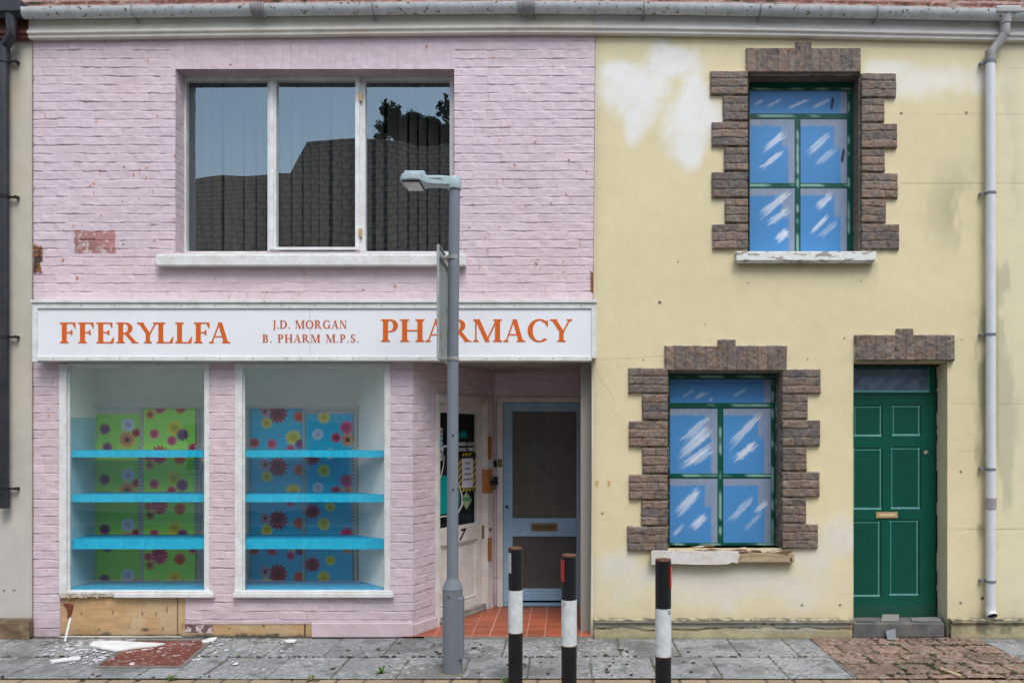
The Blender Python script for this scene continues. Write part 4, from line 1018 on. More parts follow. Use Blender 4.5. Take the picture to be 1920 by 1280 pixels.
g = MB(); g.box(HX0 + .002, HX0 + .05, .006, YB + .3, 0, 5.4, 0); g.build('party_wall', M_dark2, house)

# ---- brown rock-faced surrounds
ROCK = lin(124, 112, 102); 
def rock_c(U, V, dark=1.0):
    col = np.ones(U.shape + (3,)) * ROCK * dark
    col *= (.72 + .5 * fbm(U, V, .10, 240, 3))[..., None]
    col = blend(col, sstep(.50, .66, fbm(U, V, .045, 241, 3)) * .55, lin(134, 106, 86) * dark)
    col = blend(col, sstep(.55, .68, fbm(U + 5, V, .06, 242, 3)) * .5, lin(100, 95, 100) * dark)
    return blend(col, sstep(.80, .84, vn(U, V, .018, 243)) * .25, lin(160, 150, 140))
def surround(rects, name, parent, dark=1.0, soldier=False, proud=.032):
    """list of rectangles (world x,z); every rectangle is a raised pad of coursed rock-faced bricks"""
    x0 = min(r[0] for r in rects); x1 = max(r[1] for r in rects); z0 = min(r[2] for r in rects); z1 = max(r[3] for r in rects)
    def f(U, V):
        wob = (fbm(U, V, .06, 244, 3) - .5) * .008
        best = np.full(U.shape, -1.0); j = np.ones(U.shape); cid = np.zeros(U.shape)
        for ri, (a, b, c, d_) in enumerate(rects):
            ins = np.minimum(np.minimum(U - a, b - U), np.minimum(V - c, d_ - V)) + wob * .6
            best = np.maximum(best, ins)
            if soldier:
                n = max(1, round((b - a) / .088)); t = (U - a) / ((b - a) / n); q = np.abs(t - np.round(t)) * ((b - a) / n); k_ = np.floor(t)
            else:
                n = 3; t = (V - c + (fbm(U, V, .09, 248, 2) - .5) * .018) / ((d_ - c) / n); q = np.abs(t - np.round(t)) * ((d_ - c) / n); k_ = np.floor(t)
                sx_ = a + (b - a) * (.3 + .4 * _hash(k_, k_ * 0 + ri, 71)); has = _hash(k_, k_ * 0 + ri, 72) < .55
                q = np.where(has, np.minimum(q, np.abs(U - sx_) * 1.2), q); k_ = k_ * 2 + (has & (U > sx_))
            inn = (U > a) & (U < b) & (V > c) & (V < d_)
            j = np.where(inn, np.minimum(j, q + wob * .8), j); cid = np.where(inn, _hash(k_, k_ * 0 + ri * 13, 73 + int(x0 * 10)), cid)
        body = sstep(-.001, .012, best)
        n_ = fbm(U, V, .055, 245, 3)
        return body, j, n_, cid
    def h(U, V):
        body, j, n_, cid = f(U, V)
        cushion = sstep(.0, .009, j)
        return body * (proud * (.62 + .22 * n_) + cushion * (.005 * (.5 + n_) + .005 * cid) + (fbm(U, V, .022, 249, 2) - .5) * .006) - (1 - body) * .01
    def c(U, V):
        body, j, n_, cid = f(U, V); col = rock_c(U, V, dark) * (.78 + .42 * cid)[..., None]; col = blend(col, (cid > .72) * .22, lin(138, 106, 84)); col = blend(col, (cid < .2) * .25, lin(92, 92, 100))
        col = blend(col, (1 - sstep(.0005, .004, j)) * .45, (.055, .045, .045))
        return blend(col, sstep(.9, .3, body) * .7 * (fbm(U, V, .05, 9) > .45), lin(200, 195, 180))
    def k(U, V):
        r = np.zeros(U.shape, bool)
        for a, b, cc, d_ in rects: r |= (U > a - .006) & (U < b + .006) & (V > cc - .006) & (V < d_ + .006)
        return r
    return sheet(name, ar(x0 - .006, x1 + .006, .006), ar(z0 - .006, z1 + .006, .006), h, k, M_rock, parent, c)
def rows(xw, xn, xi, ys):
    out = []
    for i, (a, b) in enumerate(zip(ys, ys[1:])):
        xo = xw[i // 2] if i % 2 == 0 else xn[i // 2]
        x0, x1 = sorted((X(xo), X(xi))); out.append((x0, x1, Z(b), Z(a)))
    return out
LINT = lambda a, b, c, d, ka, kb, kc: [(X(a), X(b), Z(d), Z(c)), (X(ka), X(kb), Z(d), Z(kc))]
surround(rows([1177, 1178, 1178, 1175], [1203, 1203, 1201], 1253, [689, 738, 788, 838, 888, 937, 985, 1033]), 'quoins', house, .92)
surround(rows([1539, 1538, 1537, 1534], [1515, 1513, 1512], 1464, [691, 739, 786, 837, 883, 932, 980, 1028]), 'quoins', house, .92)
surround(LINT(1245, 1476, 647, 697, 1344, 1380, 635), 'lintel', house, .92, True)
surround(rows([1330, 1333, 1333, 1334], [1354, 1356, 1358], 1403, [134, 181, 229, 277, 323, 373, 420, 469]), 'quoins', house, 1.0)
surround(rows([1680, 1682, 1683, 1686], [1658, 1659, 1661], 1612, [138, 186, 232, 281, 325, 374, 420, 470]), 'quoins', house, 1.0)
surround(LINT(1397, 1614, 91, 140, 1490, 1522, 79), 'lintel', house, 1.0, True)
surround(LINT(1600, 1788, 627, 678, 1678, 1711, 615), 'lintel', house, .95, True, .05)
RC = lambda U, V: rock_c(U, V, .95)
RH = lambda U, V: (fbm(U, V, .05, 246, 3) - .5) * .006 - (1 - sstep(.001, .008, np.abs((V / .0765) % 1 - .5) * .0765)) * .006
reveal(OH['up'][0], OH['up'][1], OH['up'][2], OH['up'][3], .17, M_rock, house, 1, RC, hf=RH, start=-.03)
reveal(OH['lo'][0], OH['lo'][1], OH['lo'][2], OH['lo'][3], .17, M_rock, house, 1, RC, hf=RH, start=-.03)
reveal(OH['door'][0], OH['door'][1], 0, OH['door'][3], .22, M_cream, house, 1, lambda U, V: house_c(U * .1 + X(1700), V) * np.array([.93, .95, 1.0]), name='door_reveal', hf=lambda U, V: (fbm(U, V, .1, 2) - .5) * .004)

# ---- boards painted with make-believe windows
GRN = lin(0, 78, 64); GRND = lin(0, 62, 46); BLU = lin(72, 134, 190); GREY = lin(140, 146, 158)
def brush(col, P, Q, x0, y0, x1, y1, w, al, c=(.80, .83, .88), seed=0):
    L = math.hypot(x1 - x0, y1 - y0); ux, uy = (x1 - x0) / L, (y1 - y0) / L
    t = ((P - x0) * ux + (Q - y0) * uy) / L; s = -(P - x0) * uy + (Q - y0) * ux
    tt = t + (vn(s, s * 0, 1.3, seed) - .5) * .35
    env = sstep(-.03, .25, tt) * (1 - sstep(.82, 1.0, tt)) * (1 - sstep(w * .22, w * .62, np.abs(s) + (vn(t * L, s * 0, 6, seed + 1) - .5) * w * .2))
    stre = .40 + .60 * vn(s, t * 2, 1.5, seed + 3)
    return blend(col, np.clip(env * stre * al * .82, 0, 1), c)
def fake_window(name, label, ox, oz, px_l, px_r, py_t, py_b, bars, strokes, d, dk=1.0):
    """board covering the opening; bars = (px of stile, vertical bar, transom rows, mid bar rows)"""
    y = d
    def cf(U, V):
        P = 1060 + U * FPX / (DIST + y); Q = 820 - (V - EYE) * FPX / (DIST + y)
        col = np.ones(U.shape + (3,)) * BLU * (.92 + .16 * fbm(U, V, .4, 251, 3))[..., None]
        vb0, vb1, tb0, tb1, mb0, mb1, st, bot, top = bars
        # painted grey reveal shade along the head and the right of each pane
        n = (fbm(U, V, .05, 253, 3) - .5) * 9
        for a, b, c_, e in ((px_l, st, top, tb0), (px_l, vb0, tb1, mb0), (vb1, st, tb1, mb0), (px_l, vb0, mb1, bot), (vb1, st, mb1, bot)):
            ins = (P > a) & (P < b) & (Q > c_) & (Q < e); wd = 11
            m = np.maximum(1 - sstep(wd - 2, wd + 3, b - P + n * .4), (1 - sstep(wd - 1, wd + 4, Q - c_ + n * .5)) * (e - c_ > 50))
            if e - c_ > 60:
                m = np.maximum(m, (1 - sstep(wd * 2, wd * 2 + 4, b - P + n * .3)) * (1 - sstep(45, 60, Q - c_ + n)) * .85)
            tone = .8 + .4 * vn(U * 3, V, .04, 255)
            col = np.where(ins[..., None], blend(col, m * .80, GREY * 1.05) * (1 - (m * (1 - tone))[..., None] * .4), col)
        for i, s_ in enumerate(strokes): col = brush(col, P, Q, *s_, seed=i * 7 + 3)
        def bar(m, dd, wv):
            nonlocal col
            g = GRN * (1 + .12 * (vn(U, V, .05, 256) - .5))[..., None]
            col = np.where(m[..., None], g, col)
            hl = np.exp(-(dd / min(wv * .20, 2.2)) ** 2) * sstep(.35, .75, vn(U * .9 + V, V, .10, 257)) * m
            col = blend(col, hl * .62, lin(170, 215, 205))
            ed = m & (np.abs(dd) > wv * .40)
            col = np.where(ed[..., None], GRND * .55, col)
        hz = (P < st + 2)
        bar((Q > tb0) & (Q < tb1) & hz, Q - (tb0 + tb1) / 2 + 1, tb1 - tb0)
        bar((Q > mb0) & (Q < mb1) & hz, Q - (mb0 + mb1) / 2 + 1, mb1 - mb0)
        bar((P > vb0) & (P < vb1) & (Q > tb1 - 1), P - (vb0 + vb1) / 2, vb1 - vb0)
        bar((Q > bot), Q - bot - 3, 40); bar((P > st), P - st - 3.5, 30); bar(Q < top, Q - top + 5, 30)
        bar((P < px_l + 3), P - 9999, 1)
        return col * dk
    w_ = bpy.data.objects.new('painted_window', None); sc.collection.objects.link(w_); w_.parent = house; w_['label'] = label
    x0, x1 = OH[ox][0] - .01, OH[ox][1] + .01; z0, z1 = OH[ox][2] - .0, OH[ox][3] + .01
    xr = X(px_r, y)
    sheet('painted_board', ar(x0, xr, .0035), ar(z0, z1, .0035), lambda U, V: (fbm(U, V, .5, 3, 2) - .5) * .006, None, M_paint, w_, cf, ((0, y, 0), (1, 0, 0), (0, 0, 1), (0, -1, 0)))
    f = MB(); f.box(x0, x1, y + .006, y + .03, z0, z1, .001); f.build('board_backing', M_dark, w_)
    f = MB(); f.box(xr + .004, x1, y - .03, y + .0, z0, z1, .003); f.build('edge_batten', M_rot if False else mat('stained_batten', (.12, .08, .06), (.45, .42, .38), 18, .8, lo=.5, hi=.6), w_)
    return w_
upw = fake_window('up', 'upper board painted as a green sash window with blue panes', 'up', 0, 1403, 1601, 155, 470,
            (1490, 1501, 213, 224, 343, 354, 1588, 472, 172),
            [(1432, 282, 1471, 250, 13, .95), (1425, 318, 1467, 284, 9, .85), (1516, 288, 1556, 250, 13, .8), (1530, 310, 1565, 280, 12, .55), (1424, 406, 1478, 362, 14, .9), (1440, 420, 1480, 392, 14, .75), (1455, 452, 1478, 432, 15, 1),
             (1532, 390, 1560, 364, 15, 1), (1518, 440, 1552, 405, 8, .9), (1536, 446, 1568, 416, 12, .5), (1415, 197, 1432, 187, 6, .7), (1438, 200, 1466, 186, 7, .55), (1476, 204, 1516, 187, 6, .8), (1522, 203, 1556, 187, 7, .6)], .15)
low = fake_window('lo', 'lower board painted as a green sash window with blue panes', 'lo', 0, 1253, 1453, 702, 1024,
            (1345, 1356, 755, 766, 887, 897, 1445, 1017, 711),
            [(1274, 856, 1331, 802, 20, .9), (1278, 828, 1328, 782, 13, .65), (1278, 876, 1338, 830, 13, .8), (1290, 872, 1335, 842, 16, .7), (1368, 836, 1424, 778, 14, .8), (1378, 862, 1418, 830, 15, 1), (1268, 964, 1312, 918, 17, .85), (1262, 1004, 1282, 982, 8, .6), (1296, 992, 1322, 966, 15, .95),
             (1368, 978, 1410, 932, 12, .65), (1416, 960, 1440, 938, 10, .9), (1396, 992, 1430, 960, 9, .35), (1278, 745, 1300, 732, 5, .5), (1300, 750, 1330, 734, 5, .4), (1330, 751, 1336, 747, 5, .8), (1376, 742, 1402, 728, 6, .4), (1304, 744, 1320, 734, 4, .6)], .15, .97)
# torn holes in the upper board
f = MB()
for cx, cy, w_, h_ in ((1561, 193, 4, 11), (1581, 290, 5, 12)):
    P_ = [(X(cx, .14) + math.sin(a) * w_ / 215 * (.5 + .3 * math.sin(2 * a)), Z(cy, .14) + math.cos(a) * h_ / 215) for a in np.linspace(0, 2 * math.pi, 12, endpoint=False)]
    f.prism(P_, .138, .1445)
f.build('torn_paint', mat('dark_torn_hole', (.05, .05, .055)), upw)
f = MB(); f.box(X(1381, -.075), X(1643, -.075), -.075, .15, Z(488.5, -.075), Z(471, -.075), .007, 3); f.box(X(1384, -.07), X(1640, -.07), -.065, .0, Z(491, -.07), Z(488.5, -.07) - .001, .002)
f.build('sill', mat('peeling_sill_paint', (.72, .73, .70), (.34, .31, .29), 17, .75, .004, 30, lo=.545, hi=.565, streak=(.55, 1, 1.6)), upw)
# rotten lower sill: splintered boards
rr2 = random.Random(9); f = MB(); yl = -.075
xs0, xm, xs1 = X(1221, yl), X(1387, yl), X(1490, yl)
pts = [(xs0, Z(1034, yl)), (xs0 + .02, Z(1032, yl)), (xm - .01, Z(1033, yl))] + [(xm, Z(1040, yl)), (xm - .015, Z(1048, yl)), (xm - .02, Z(1056, yl)), (xm - .06, Z(1053, yl)), (xm - .1, Z(1057, yl)), (xm - .2, Z(1058, yl)), (xm - .34, Z(1058, yl)), (xs0 + .1, Z(1056, yl)), (xs0 + .005, Z(1058, yl))]
f.prism(pts, yl, yl + .03); f.build('sill_paint_face', mat('loose_white_paint', (.66, .65, .63), (.58, .53, .47), 12, .7, .003, 40, spots=((.2, .15, .1), 18, .67)), low)
f = MB(); f.box(xs0 + .01, xs1, yl + .006, .14, Z(1054, yl), Z(1037, yl), .006); f.build('sill', M_rot, low)
f = MB()
for i in range(70):
    x = rr2.uniform(xs0 + .02, xs1 - .12); L = rr2.uniform(.05, .28); yy = rr2.uniform(yl + .0, .08); z = Z(1037, yl) + rr2.uniform(-.002, .018) + max(0, yy) * .18; t_ = rr2.uniform(-.06, .10)
    L = min(L, xs1 - x); a, b = rr2.uniform(.006, .025), rr2.uniform(.002, .008)
    vs = [f.bm.verts.new(p) for p in ((x, yy, z), (x + L, yy + rr2.uniform(-.01, .01), z + L * t_), (x + L * .8, yy + a, z + L * t_ + b), (x + L * .1, yy + a, z + b))]
    f.bm.faces.new(vs)
    vs2 = [f.bm.verts.new(v.co + Vector((0, .001, -.006))) for v in vs]; f.bm.faces.new(vs2[::-1])
    for k in range(4): f.bm.faces.new((vs[k], vs2[k], vs2[(k + 1) % 4], vs[(k + 1) % 4]))
f.build('splinters', mat('splintered_wood', (.17, .095, .055), (.52, .47, .40), 22, .9, .003, 60, lo=.53, hi=.60, streak=(.3, 1, 1)), low)

# ---- the green door, painted flat
dy = .195
def door_c(U, V):
    P = PX(U, dy); Q = PY(V, dy)
    DG = lin(0, 76, 62)
    col = np.ones(U.shape + (3,)) * DG * (.9 + .22 * fbm(U, V, .5, 261, 4))[..., None]
    col *= (.93 + .12 * vn(U, V * .05, .012, 262) + .10 * (fbm(U, V, .08, 268, 4) - .5))[..., None]
    col = blend(col, sstep(1130, 1160, Q + 20 * fbm(U, V, .06, 269, 3)) * .35, lin(60, 80, 66))
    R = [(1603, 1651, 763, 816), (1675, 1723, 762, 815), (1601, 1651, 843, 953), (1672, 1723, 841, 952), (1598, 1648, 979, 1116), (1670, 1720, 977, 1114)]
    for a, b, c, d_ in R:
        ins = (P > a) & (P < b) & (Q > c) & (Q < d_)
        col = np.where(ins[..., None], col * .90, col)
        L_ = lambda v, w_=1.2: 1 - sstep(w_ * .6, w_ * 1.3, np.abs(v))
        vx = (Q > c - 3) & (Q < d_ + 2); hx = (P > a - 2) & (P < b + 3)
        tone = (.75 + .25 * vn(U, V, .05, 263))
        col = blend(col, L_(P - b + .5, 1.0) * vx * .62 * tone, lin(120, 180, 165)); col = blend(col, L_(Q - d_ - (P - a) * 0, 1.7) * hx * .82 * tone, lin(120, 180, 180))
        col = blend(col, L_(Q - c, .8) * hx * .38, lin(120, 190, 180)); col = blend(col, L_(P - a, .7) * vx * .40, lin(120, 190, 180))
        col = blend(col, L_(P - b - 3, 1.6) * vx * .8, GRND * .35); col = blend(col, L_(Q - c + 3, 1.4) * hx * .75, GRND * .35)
    # leaf edge and its shadow line
    col = blend(col, 1 - sstep(.4, 1.4, np.abs(P - 1748)) if False else (P > 1752) * .55, GRND * .5)
    # painted fanlight
    fan = (Q < 733) & (Q > 692) & (P < 1741)
    sky_ = np.ones(U.shape + (3,)) * lin(88, 108, 132) * (.55 + .9 * fbm(U, V, .09, 264, 3))[..., None]
    col = np.where(fan[..., None], sky_, col)
    for i, s in enumerate(((1625, 728, 1660, 708), (1660, 730, 1700, 705), (1695, 730, 1730, 706), (1612, 720, 1632, 706))):
        cc = brush(col, P, Q, *s, 14, .35, c=lin(150, 160, 170), seed=40 + i); col = np.where(fan[..., None], cc, col)
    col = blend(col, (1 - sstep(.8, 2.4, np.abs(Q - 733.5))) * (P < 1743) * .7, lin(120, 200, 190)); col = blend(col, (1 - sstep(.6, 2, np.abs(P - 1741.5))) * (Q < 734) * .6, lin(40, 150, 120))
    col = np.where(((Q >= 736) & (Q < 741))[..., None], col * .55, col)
    return col
door = bpy.data.objects.new('green_door', None); sc.collection.objects.link(door); door.parent = house; door['label'] = 'dark green door with six painted panels and a brass letter plate'
xr = X(1756, dy)
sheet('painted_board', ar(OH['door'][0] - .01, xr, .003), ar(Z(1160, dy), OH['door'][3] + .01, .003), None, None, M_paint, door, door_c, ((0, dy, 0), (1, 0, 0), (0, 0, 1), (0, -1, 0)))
f = MB(); f.box(OH['door'][0] - .02, OH['door'][1] + .02, dy + .006, dy + .04, 0, OH['door'][3] + .02, 0); f.build('board_backing', M_dark, door)
f = MB(); f.box(xr + .003, OH['door'][1], dy - .012, dy + .004, .12, OH['door'][3], .002); f.build('side_batten', mat('dark_green_stop', (.012, .03, .024), rough=.6), door)
f = MB(); f.box(OH['door'][0], OH['door'][1], dy - .06, dy + .004, Z(687, dy), OH['door'][3], .003); f.build('head_batten', mat('dark_head_stop', (.03, .026, .024), rough=.8), door)
f = MB(); yk = dy - .006; f.box(X(1642.5, yk), X(1683, yk), yk - .004, yk + .005, Z(970.5, yk), Z(959.5, yk), .002); f.build('letter_plate', M_brass2, door)
f = MB(); f.box(X(1648, yk), X(1678, yk), yk - .007, yk - .004, Z(967.5, yk), Z(962.5, yk), .001); f.build('letter_flap', mat('pale_brass', (.72, .55, .33), rough=.35, metal=.2), door)
f = MB(); f.tube([(X(1736, yk), yk + .005, Z(848, yk)), (X(1736, yk), yk - .008, Z(848, yk))], .017, 20); f.build('lock_plate', mat('worn_lock_disc', (.50, .45, .30), rough=.4, metal=.3), door)
f = MB(); f.tube([(X(1737, yk), yk - .008, Z(849, yk)), (X(1737, yk), yk - .011, Z(849, yk))], .007, 12); f.build('key_slot', M_blackm, door)
f = MB(); ys = -.03
vs = f.box(X(1599, ys), X(1771, ys), ys, dy, .002, Z(1167, ys), .012, 3)
for v in vs: v.co += Vector(((rr2.random() - .5) * .004, (rr2.random() - .5) * .008, (rr2.random() - .5) * .005))
f.build('doorstep', M_stone, house)

# ---- plinth
def pl_h(U, V):
    P, Q = PX(U), PY(V)
    h = .055 + (fbm(U, V, .12, 270, 4) - .5) * .012
    h += .02 * (1 - sstep(.006, .014, np.abs(V - (Z(1160) - .012)))) * 1.0
    crack = np.abs(Q - 1175 - (fbm(U, V * 0, .35, 271, 4) - .5) * 14); h -= (1 - sstep(.7, 2.2, crack)) * .012 * (P < 1600)
    spall = sstep(.5, .6, fbm(U, V, .25, 272, 4)) * g2(P, Q, 1480, 1168, 70, 12); h -= spall * .018
    return h
def pl_c(U, V):
    P, Q = PX(U), PY(V)
    col = np.ones(U.shape + (3,)) * lin(172, 162, 128) * (.6 + .6 * fbm(U, V, .3, 273, 4))[..., None]
    top = sstep(1179, 1174, Q + (fbm(U, V * 0, .35, 271, 4) - .5) * 14) * (P < 1590); col = blend(col, top * .8, lin(146, 142, 132))
    crack = np.abs(Q - 1175 - (fbm(U, V * 0, .35, 271, 4) - .5) * 14); col = blend(col, (1 - sstep(.8, 2.6, crack)) * (P < 1600) * .9, (.05, .045, .035))
    col = blend(col, sstep(.45, .6, fbm(U, V, .2, 274, 3)) * g2(P, Q, 1470, 1166, 80, 14) * 1.0, lin(165, 165, 160))
    col = blend(col, sstep(1165, 1160, Q) * sstep(.30, .5, fbm(U, V, .04, 275, 3)) * .9, (.12, .11, .09))
    col = blend(col, (g2(P, Q, 1830, 1170, 55, 30) + g2(P, Q, 1900, 1165, 25, 30)) * sstep(.35, .6, fbm(U, V, .12, 276, 4)) * .8, (.10, .10, .075))
    return blend(col, sstep(1187, 1197, Q) * .5, (.10, .095, .07))
PZT = Z(1160)
for a, b, n_ in ((HX0 + .01, X(1594), 1), (X(1778), HX1, 2)):
    sheet('plinth', ar(a, b, .008), ar(0, PZT, .006), pl_h, None, M_plinth, house, pl_c)
    f = MB(); f.box(a, b, -.046, -.0, .002, PZT - .002, .004); f.box(a - .004, b + .002, -.068, -.0, PZT - .004, PZT + .012, .006, 2); f.build('plinth_cap', mat('worn_plinth_cap', lin(178, 168, 138), (.12, .11, .09), 14, .9, .005, 40, lo=.44, hi=.60), house)
# eaves
fascia('fascia_board', X(1115) + .001, 6.4, mat('old_cream_fascia_right', (.80, .77, .74), (.72, .67, .62), 2.5, .6, .001, 90, streak=(1, 1, 3), spots=((.2, .15, .1), 30, .74)), house)
gutter(X(1113, -.1) + .001, 6.4, M_gutter, house)
for px in (1205, 1422, 1640): gutter_clip(px, M_gut_joint, house)
roof(X(1115) + .001, 6.4, house, 2); shell(HX0, HX1, house, 5.35)

# ---- white downpipe
dp = bpy.data.objects.new('downpipe', None); sc.collection.objects.link(dp); dp.parent = house; dp['label'] = 'pale grey plastic downpipe with a swan neck at the gutter'
yp = -.06; R_ = .0385
xg = X(1885, -.108); zg = float(eave_z(xg)) + GZ - .07
f = MB()
f.tube([(xg, -.108, zg + .02), (xg, -.108, Z(58, -.1)), (xg, -.1, Z(66, -.1))], R_, 20)
f.tube([(xg, -.10, Z(62, -.1)), (xg - .015, -.095, Z(72, -.08)), (X(1862, -.06) + .01, yp, Z(92, -.06)), (X(1857, yp), yp, Z(104, yp))], R_ * .98, 20)
f.build('swan_neck', mat('aged_plastic_bend', (.42, .42, .43), (.32, .31, .31), 8, .45), dp)
f = MB(); f.box(xg - .11, xg + .11, -.172, -.045, zg + .035, zg + .100, .02, 3); f.tube([(xg, -.108, zg + .04), (xg, -.108, zg - .03)], [.055, .045], 20); f.build('gutter_outlet', mat('aged_plastic_outlet', (.42, .42, .42), (.32, .31, .30), 8, .45), dp)
f = MB(); f.tube([(X(1857, yp), yp, Z(98, yp)), (X(1857.5, yp), yp, Z(500, yp)), (X(1858, yp), yp, Z(940, yp))], R_, 24); f.tube([(X(1858, yp), yp, Z(935, yp)), (X(1857, yp), yp, Z(1140, yp))], R_ * .97, 24)
f.build('pipe', M_gut_plain, dp)
f = MB(); f.tube([(X(1858, yp), yp, Z(953, yp)), (X(1858, yp), yp, Z(933, yp))], R_ * 1.14, 24); f.build('pipe_collar', M_gut_joint, dp)
f = MB(); f.tube([(X(1857, yp), yp, Z(114, yp)), (X(1857, yp), yp, Z(96, yp))], R_ * 1.10, 24)
f.build('pipe_collar', M_gut_joint, dp)
f = MB(); zz = Z(1140, yp); f.tube([(X(1857, yp), yp, zz + .02), (X(1857, yp), yp - .005, zz - .03), (X(1857, yp), yp - .035, zz - .06)], R_ * 1.1, 24, cap=False); f.build('pipe_shoe', M_gut_plain, dp)
f = MB(); f.tube([(X(1857, yp), yp - .028, zz - .053), (X(1857, yp), yp - .030, zz - .056)], R_ * .95, 24); f.build('pipe_mouth', M_dark, dp)
for py in (117, 362, 627, 879, 1089):
    f = MB(); x = X(1857.5, yp); z = Z(py, yp); f.tube([(x, yp, z + .010), (x, yp, z - .010)], R_ * 1.13, 24); f.box(x - .073, x - .03, yp + .02, yp + .035, z - .009, z + .009, .003); f.box(x - .078, x - .060, yp + .01, -.002, z - .012, z + .012, .004)
    f.build('pipe_bracket', M_steel, dp)

# ================================================================== LEFT NEIGHBOUR
nb = thing('neighbouring_house', 'pale grey cream rendered end of a house with brown eaves and black drainpipe', 'house', (X(20), 0, 0))
def nb_c(U, V):
    P, Q = PX(U), PY(V)
    col = np.ones(U.shape + (3,)) * lin(192, 186, 172) * (.88 + .22 * fbm(U, V, .5, 280, 4))[..., None]
    col = blend(col, sstep(.45, .65, fbm(U, V, .4, 281, 3)) * .4 * sstep(600, 100, Q), lin(205, 180, 150))
    col = blend(col, sstep(700, 1000, Q) * .4, lin(180, 180, 182))
    col = blend(col, g2(P, Q, 30, 130, 14, 60) * .5, lin(120, 110, 95))
    for px, py in ((8, 1107), (27, 1106)): col = blend(col, (1 - sstep(1.2, 2.8, np.hypot(P - px, Q - py))), (.04, .03, .05))
    return blend(col, (np.abs(P - 61) < 1.4) * .4, (.2, .18, .15))
sheet('wall', ar(-7.6, PX0 - .002, .012), ar(0, 5.45, .012), lambda U, V: (fbm(U, V, .3, 282, 3) - .5) * .006, None, mat('grey_cream_render', attr=True, rough=.85, bump=.0012, bscale=150, vary=.08, nscale=2), nb, nb_c)
def nbp_c(U, V):
    col = np.ones(U.shape + (3,)) * lin(120, 100, 80) * (.6 + .8 * fbm(U, V, .12, 283, 4))[..., None]
    return blend(col, sstep(.5, .62, fbm(U + 3, V, .2, 284, 3)) * .6, lin(150, 145, 125))
sheet('plinth', ar(-7.6, PX0 + .01, .01), ar(0, Z(1160), .008), lambda U, V: .06 + (fbm(U, V, .15, 285, 4) - .5) * .04, None, M_plinth, nb, nbp_c)
f = MB(); f.box(-7.6, PX0 + .012, -.05, 0, .002, Z(1157), .02, 3); f.build('plinth_core', mat('brown_plinth_core', lin(120, 100, 84), (.1, .08, .06), 9, .9, .006, 30), nb)
fascia('fascia_board', -7.6, X(60) - .001, M_brownf, nb)
gutter(-7.6, X(46, -.1) - .0, M_black, nb, 10)
roof(-7.6, X(60) - .001, nb, 3); shell(-7.6, PX0 - .002, nb, 5.35)
bp = bpy.data.objects.new('downpipe', None); sc.collection.objects.link(bp); bp.parent = nb
xg = X(22, -.108); zg = float(eave_z(xg)) + GZ - .07
f = MB(); f.box(xg - .10, X(48, -.1), -.170, -.048, zg + .030, zg + .135, .012, 3); f.tube([(xg, -.108, zg + .05), (xg, -.108, Z(58, -.1))], [.052, .040], 20); f.build('gutter_outlet', M_black, bp)
f = MB(); f.tube([(xg, -.108, Z(56, -.1)), (xg, -.105, Z(66, -.1)), (X(9, -.07), -.065, Z(86, -.07)), (X(7, yp), yp, Z(96, yp))], .040, 20); f.build('swan_neck', M_black, bp)
f = MB(); f.tube([(X(7.5, yp), yp, Z(88, yp)), (X(7.5, yp), yp, Z(950, yp))], .0385, 24); f.build('pipe', M_black, bp)
f = MB(); f.tube([(X(7.5, yp), yp, Z(118, yp)), (X(7.5, yp), yp, Z(90, yp))], .046, 24); f.build('pipe_collar', M_black, bp)
f = MB(); f.tube([(X(7.5, yp), yp, Z(952, yp)), (X(7.5, yp), yp, Z(915, yp))], .044, 24); f.build('pipe_collar', M_black, bp)
for py in (113, 368, 631, 916):
    f = MB(); x = X(7.5, yp); z = Z(py, yp); f.tube([(x, yp, z + .012), (x, yp, z - .012)], .045, 20); f.box(x + .03, x + .095, yp + .02, yp + .035, z - .009, z + .009, .002); f.box(x + .078, x + .098, yp + .01, 0, z - .013, z + .013, .004)
    f.build('pipe_bracket', M_blackm, bp)
# flashing strip at the joint of the two fronts
f = MB(); f.box(PX0 - .006, PX0 + .004, -.006, .003, 0, 5.4, .001); f.build('joint_strip', mat('joint_mortar', (.30, .25, .22), (.2, .16, .14), 20, .9), nb)
# ================================================================== STREET LAMP
LY = -1.06; LX = X(852, LY)
lamp = thing('street_lamp', 'short grey steel street lamp standing on the pavement before the pharmacy', 'street lamp', (LX, LY, 0))
zc0, zc1 = Z(1103, LY), Z(1086, LY)
lx0 = X(848.5, LY)
f = MB(); f.lathe((lx0, LY), [(.0735, 0), (.0735, zc0 - .004), (.0765, zc0), (.074, zc0 + .008), (.047, zc1), (.044, zc1 + .012)], 40); f.build('base_tube', M_steel, lamp)
f = MB(); f.tube([(lx0, LY, zc1 - .02), (lx0 + .003, LY, 2.4), (LX + .002, LY, Z(352, LY))], [.0425, .0415, .040], 28); f.build('column', M_steel, lamp)
f = MB(); f.box(lx0 + .040, lx0 + .085, LY - .058, LY + .03, Z(1233, LY), Z(1117, LY), .010, 3); f.build('access_door', M_steel, lamp)
f = MB(); f.tube([(lx0 - .02, LY - .0735 + .004, Z(1115, LY)), (lx0 - .02, LY - .079, Z(1115, LY))], .006, 10)
for pz in (816, 916):
    f.tube([(lx0 + .01, LY - .038, Z(pz, LY)), (lx0 + .01, LY - .0455, Z(pz, LY))], .007, 10)
f.build('bolt', M_blackm, lamp)
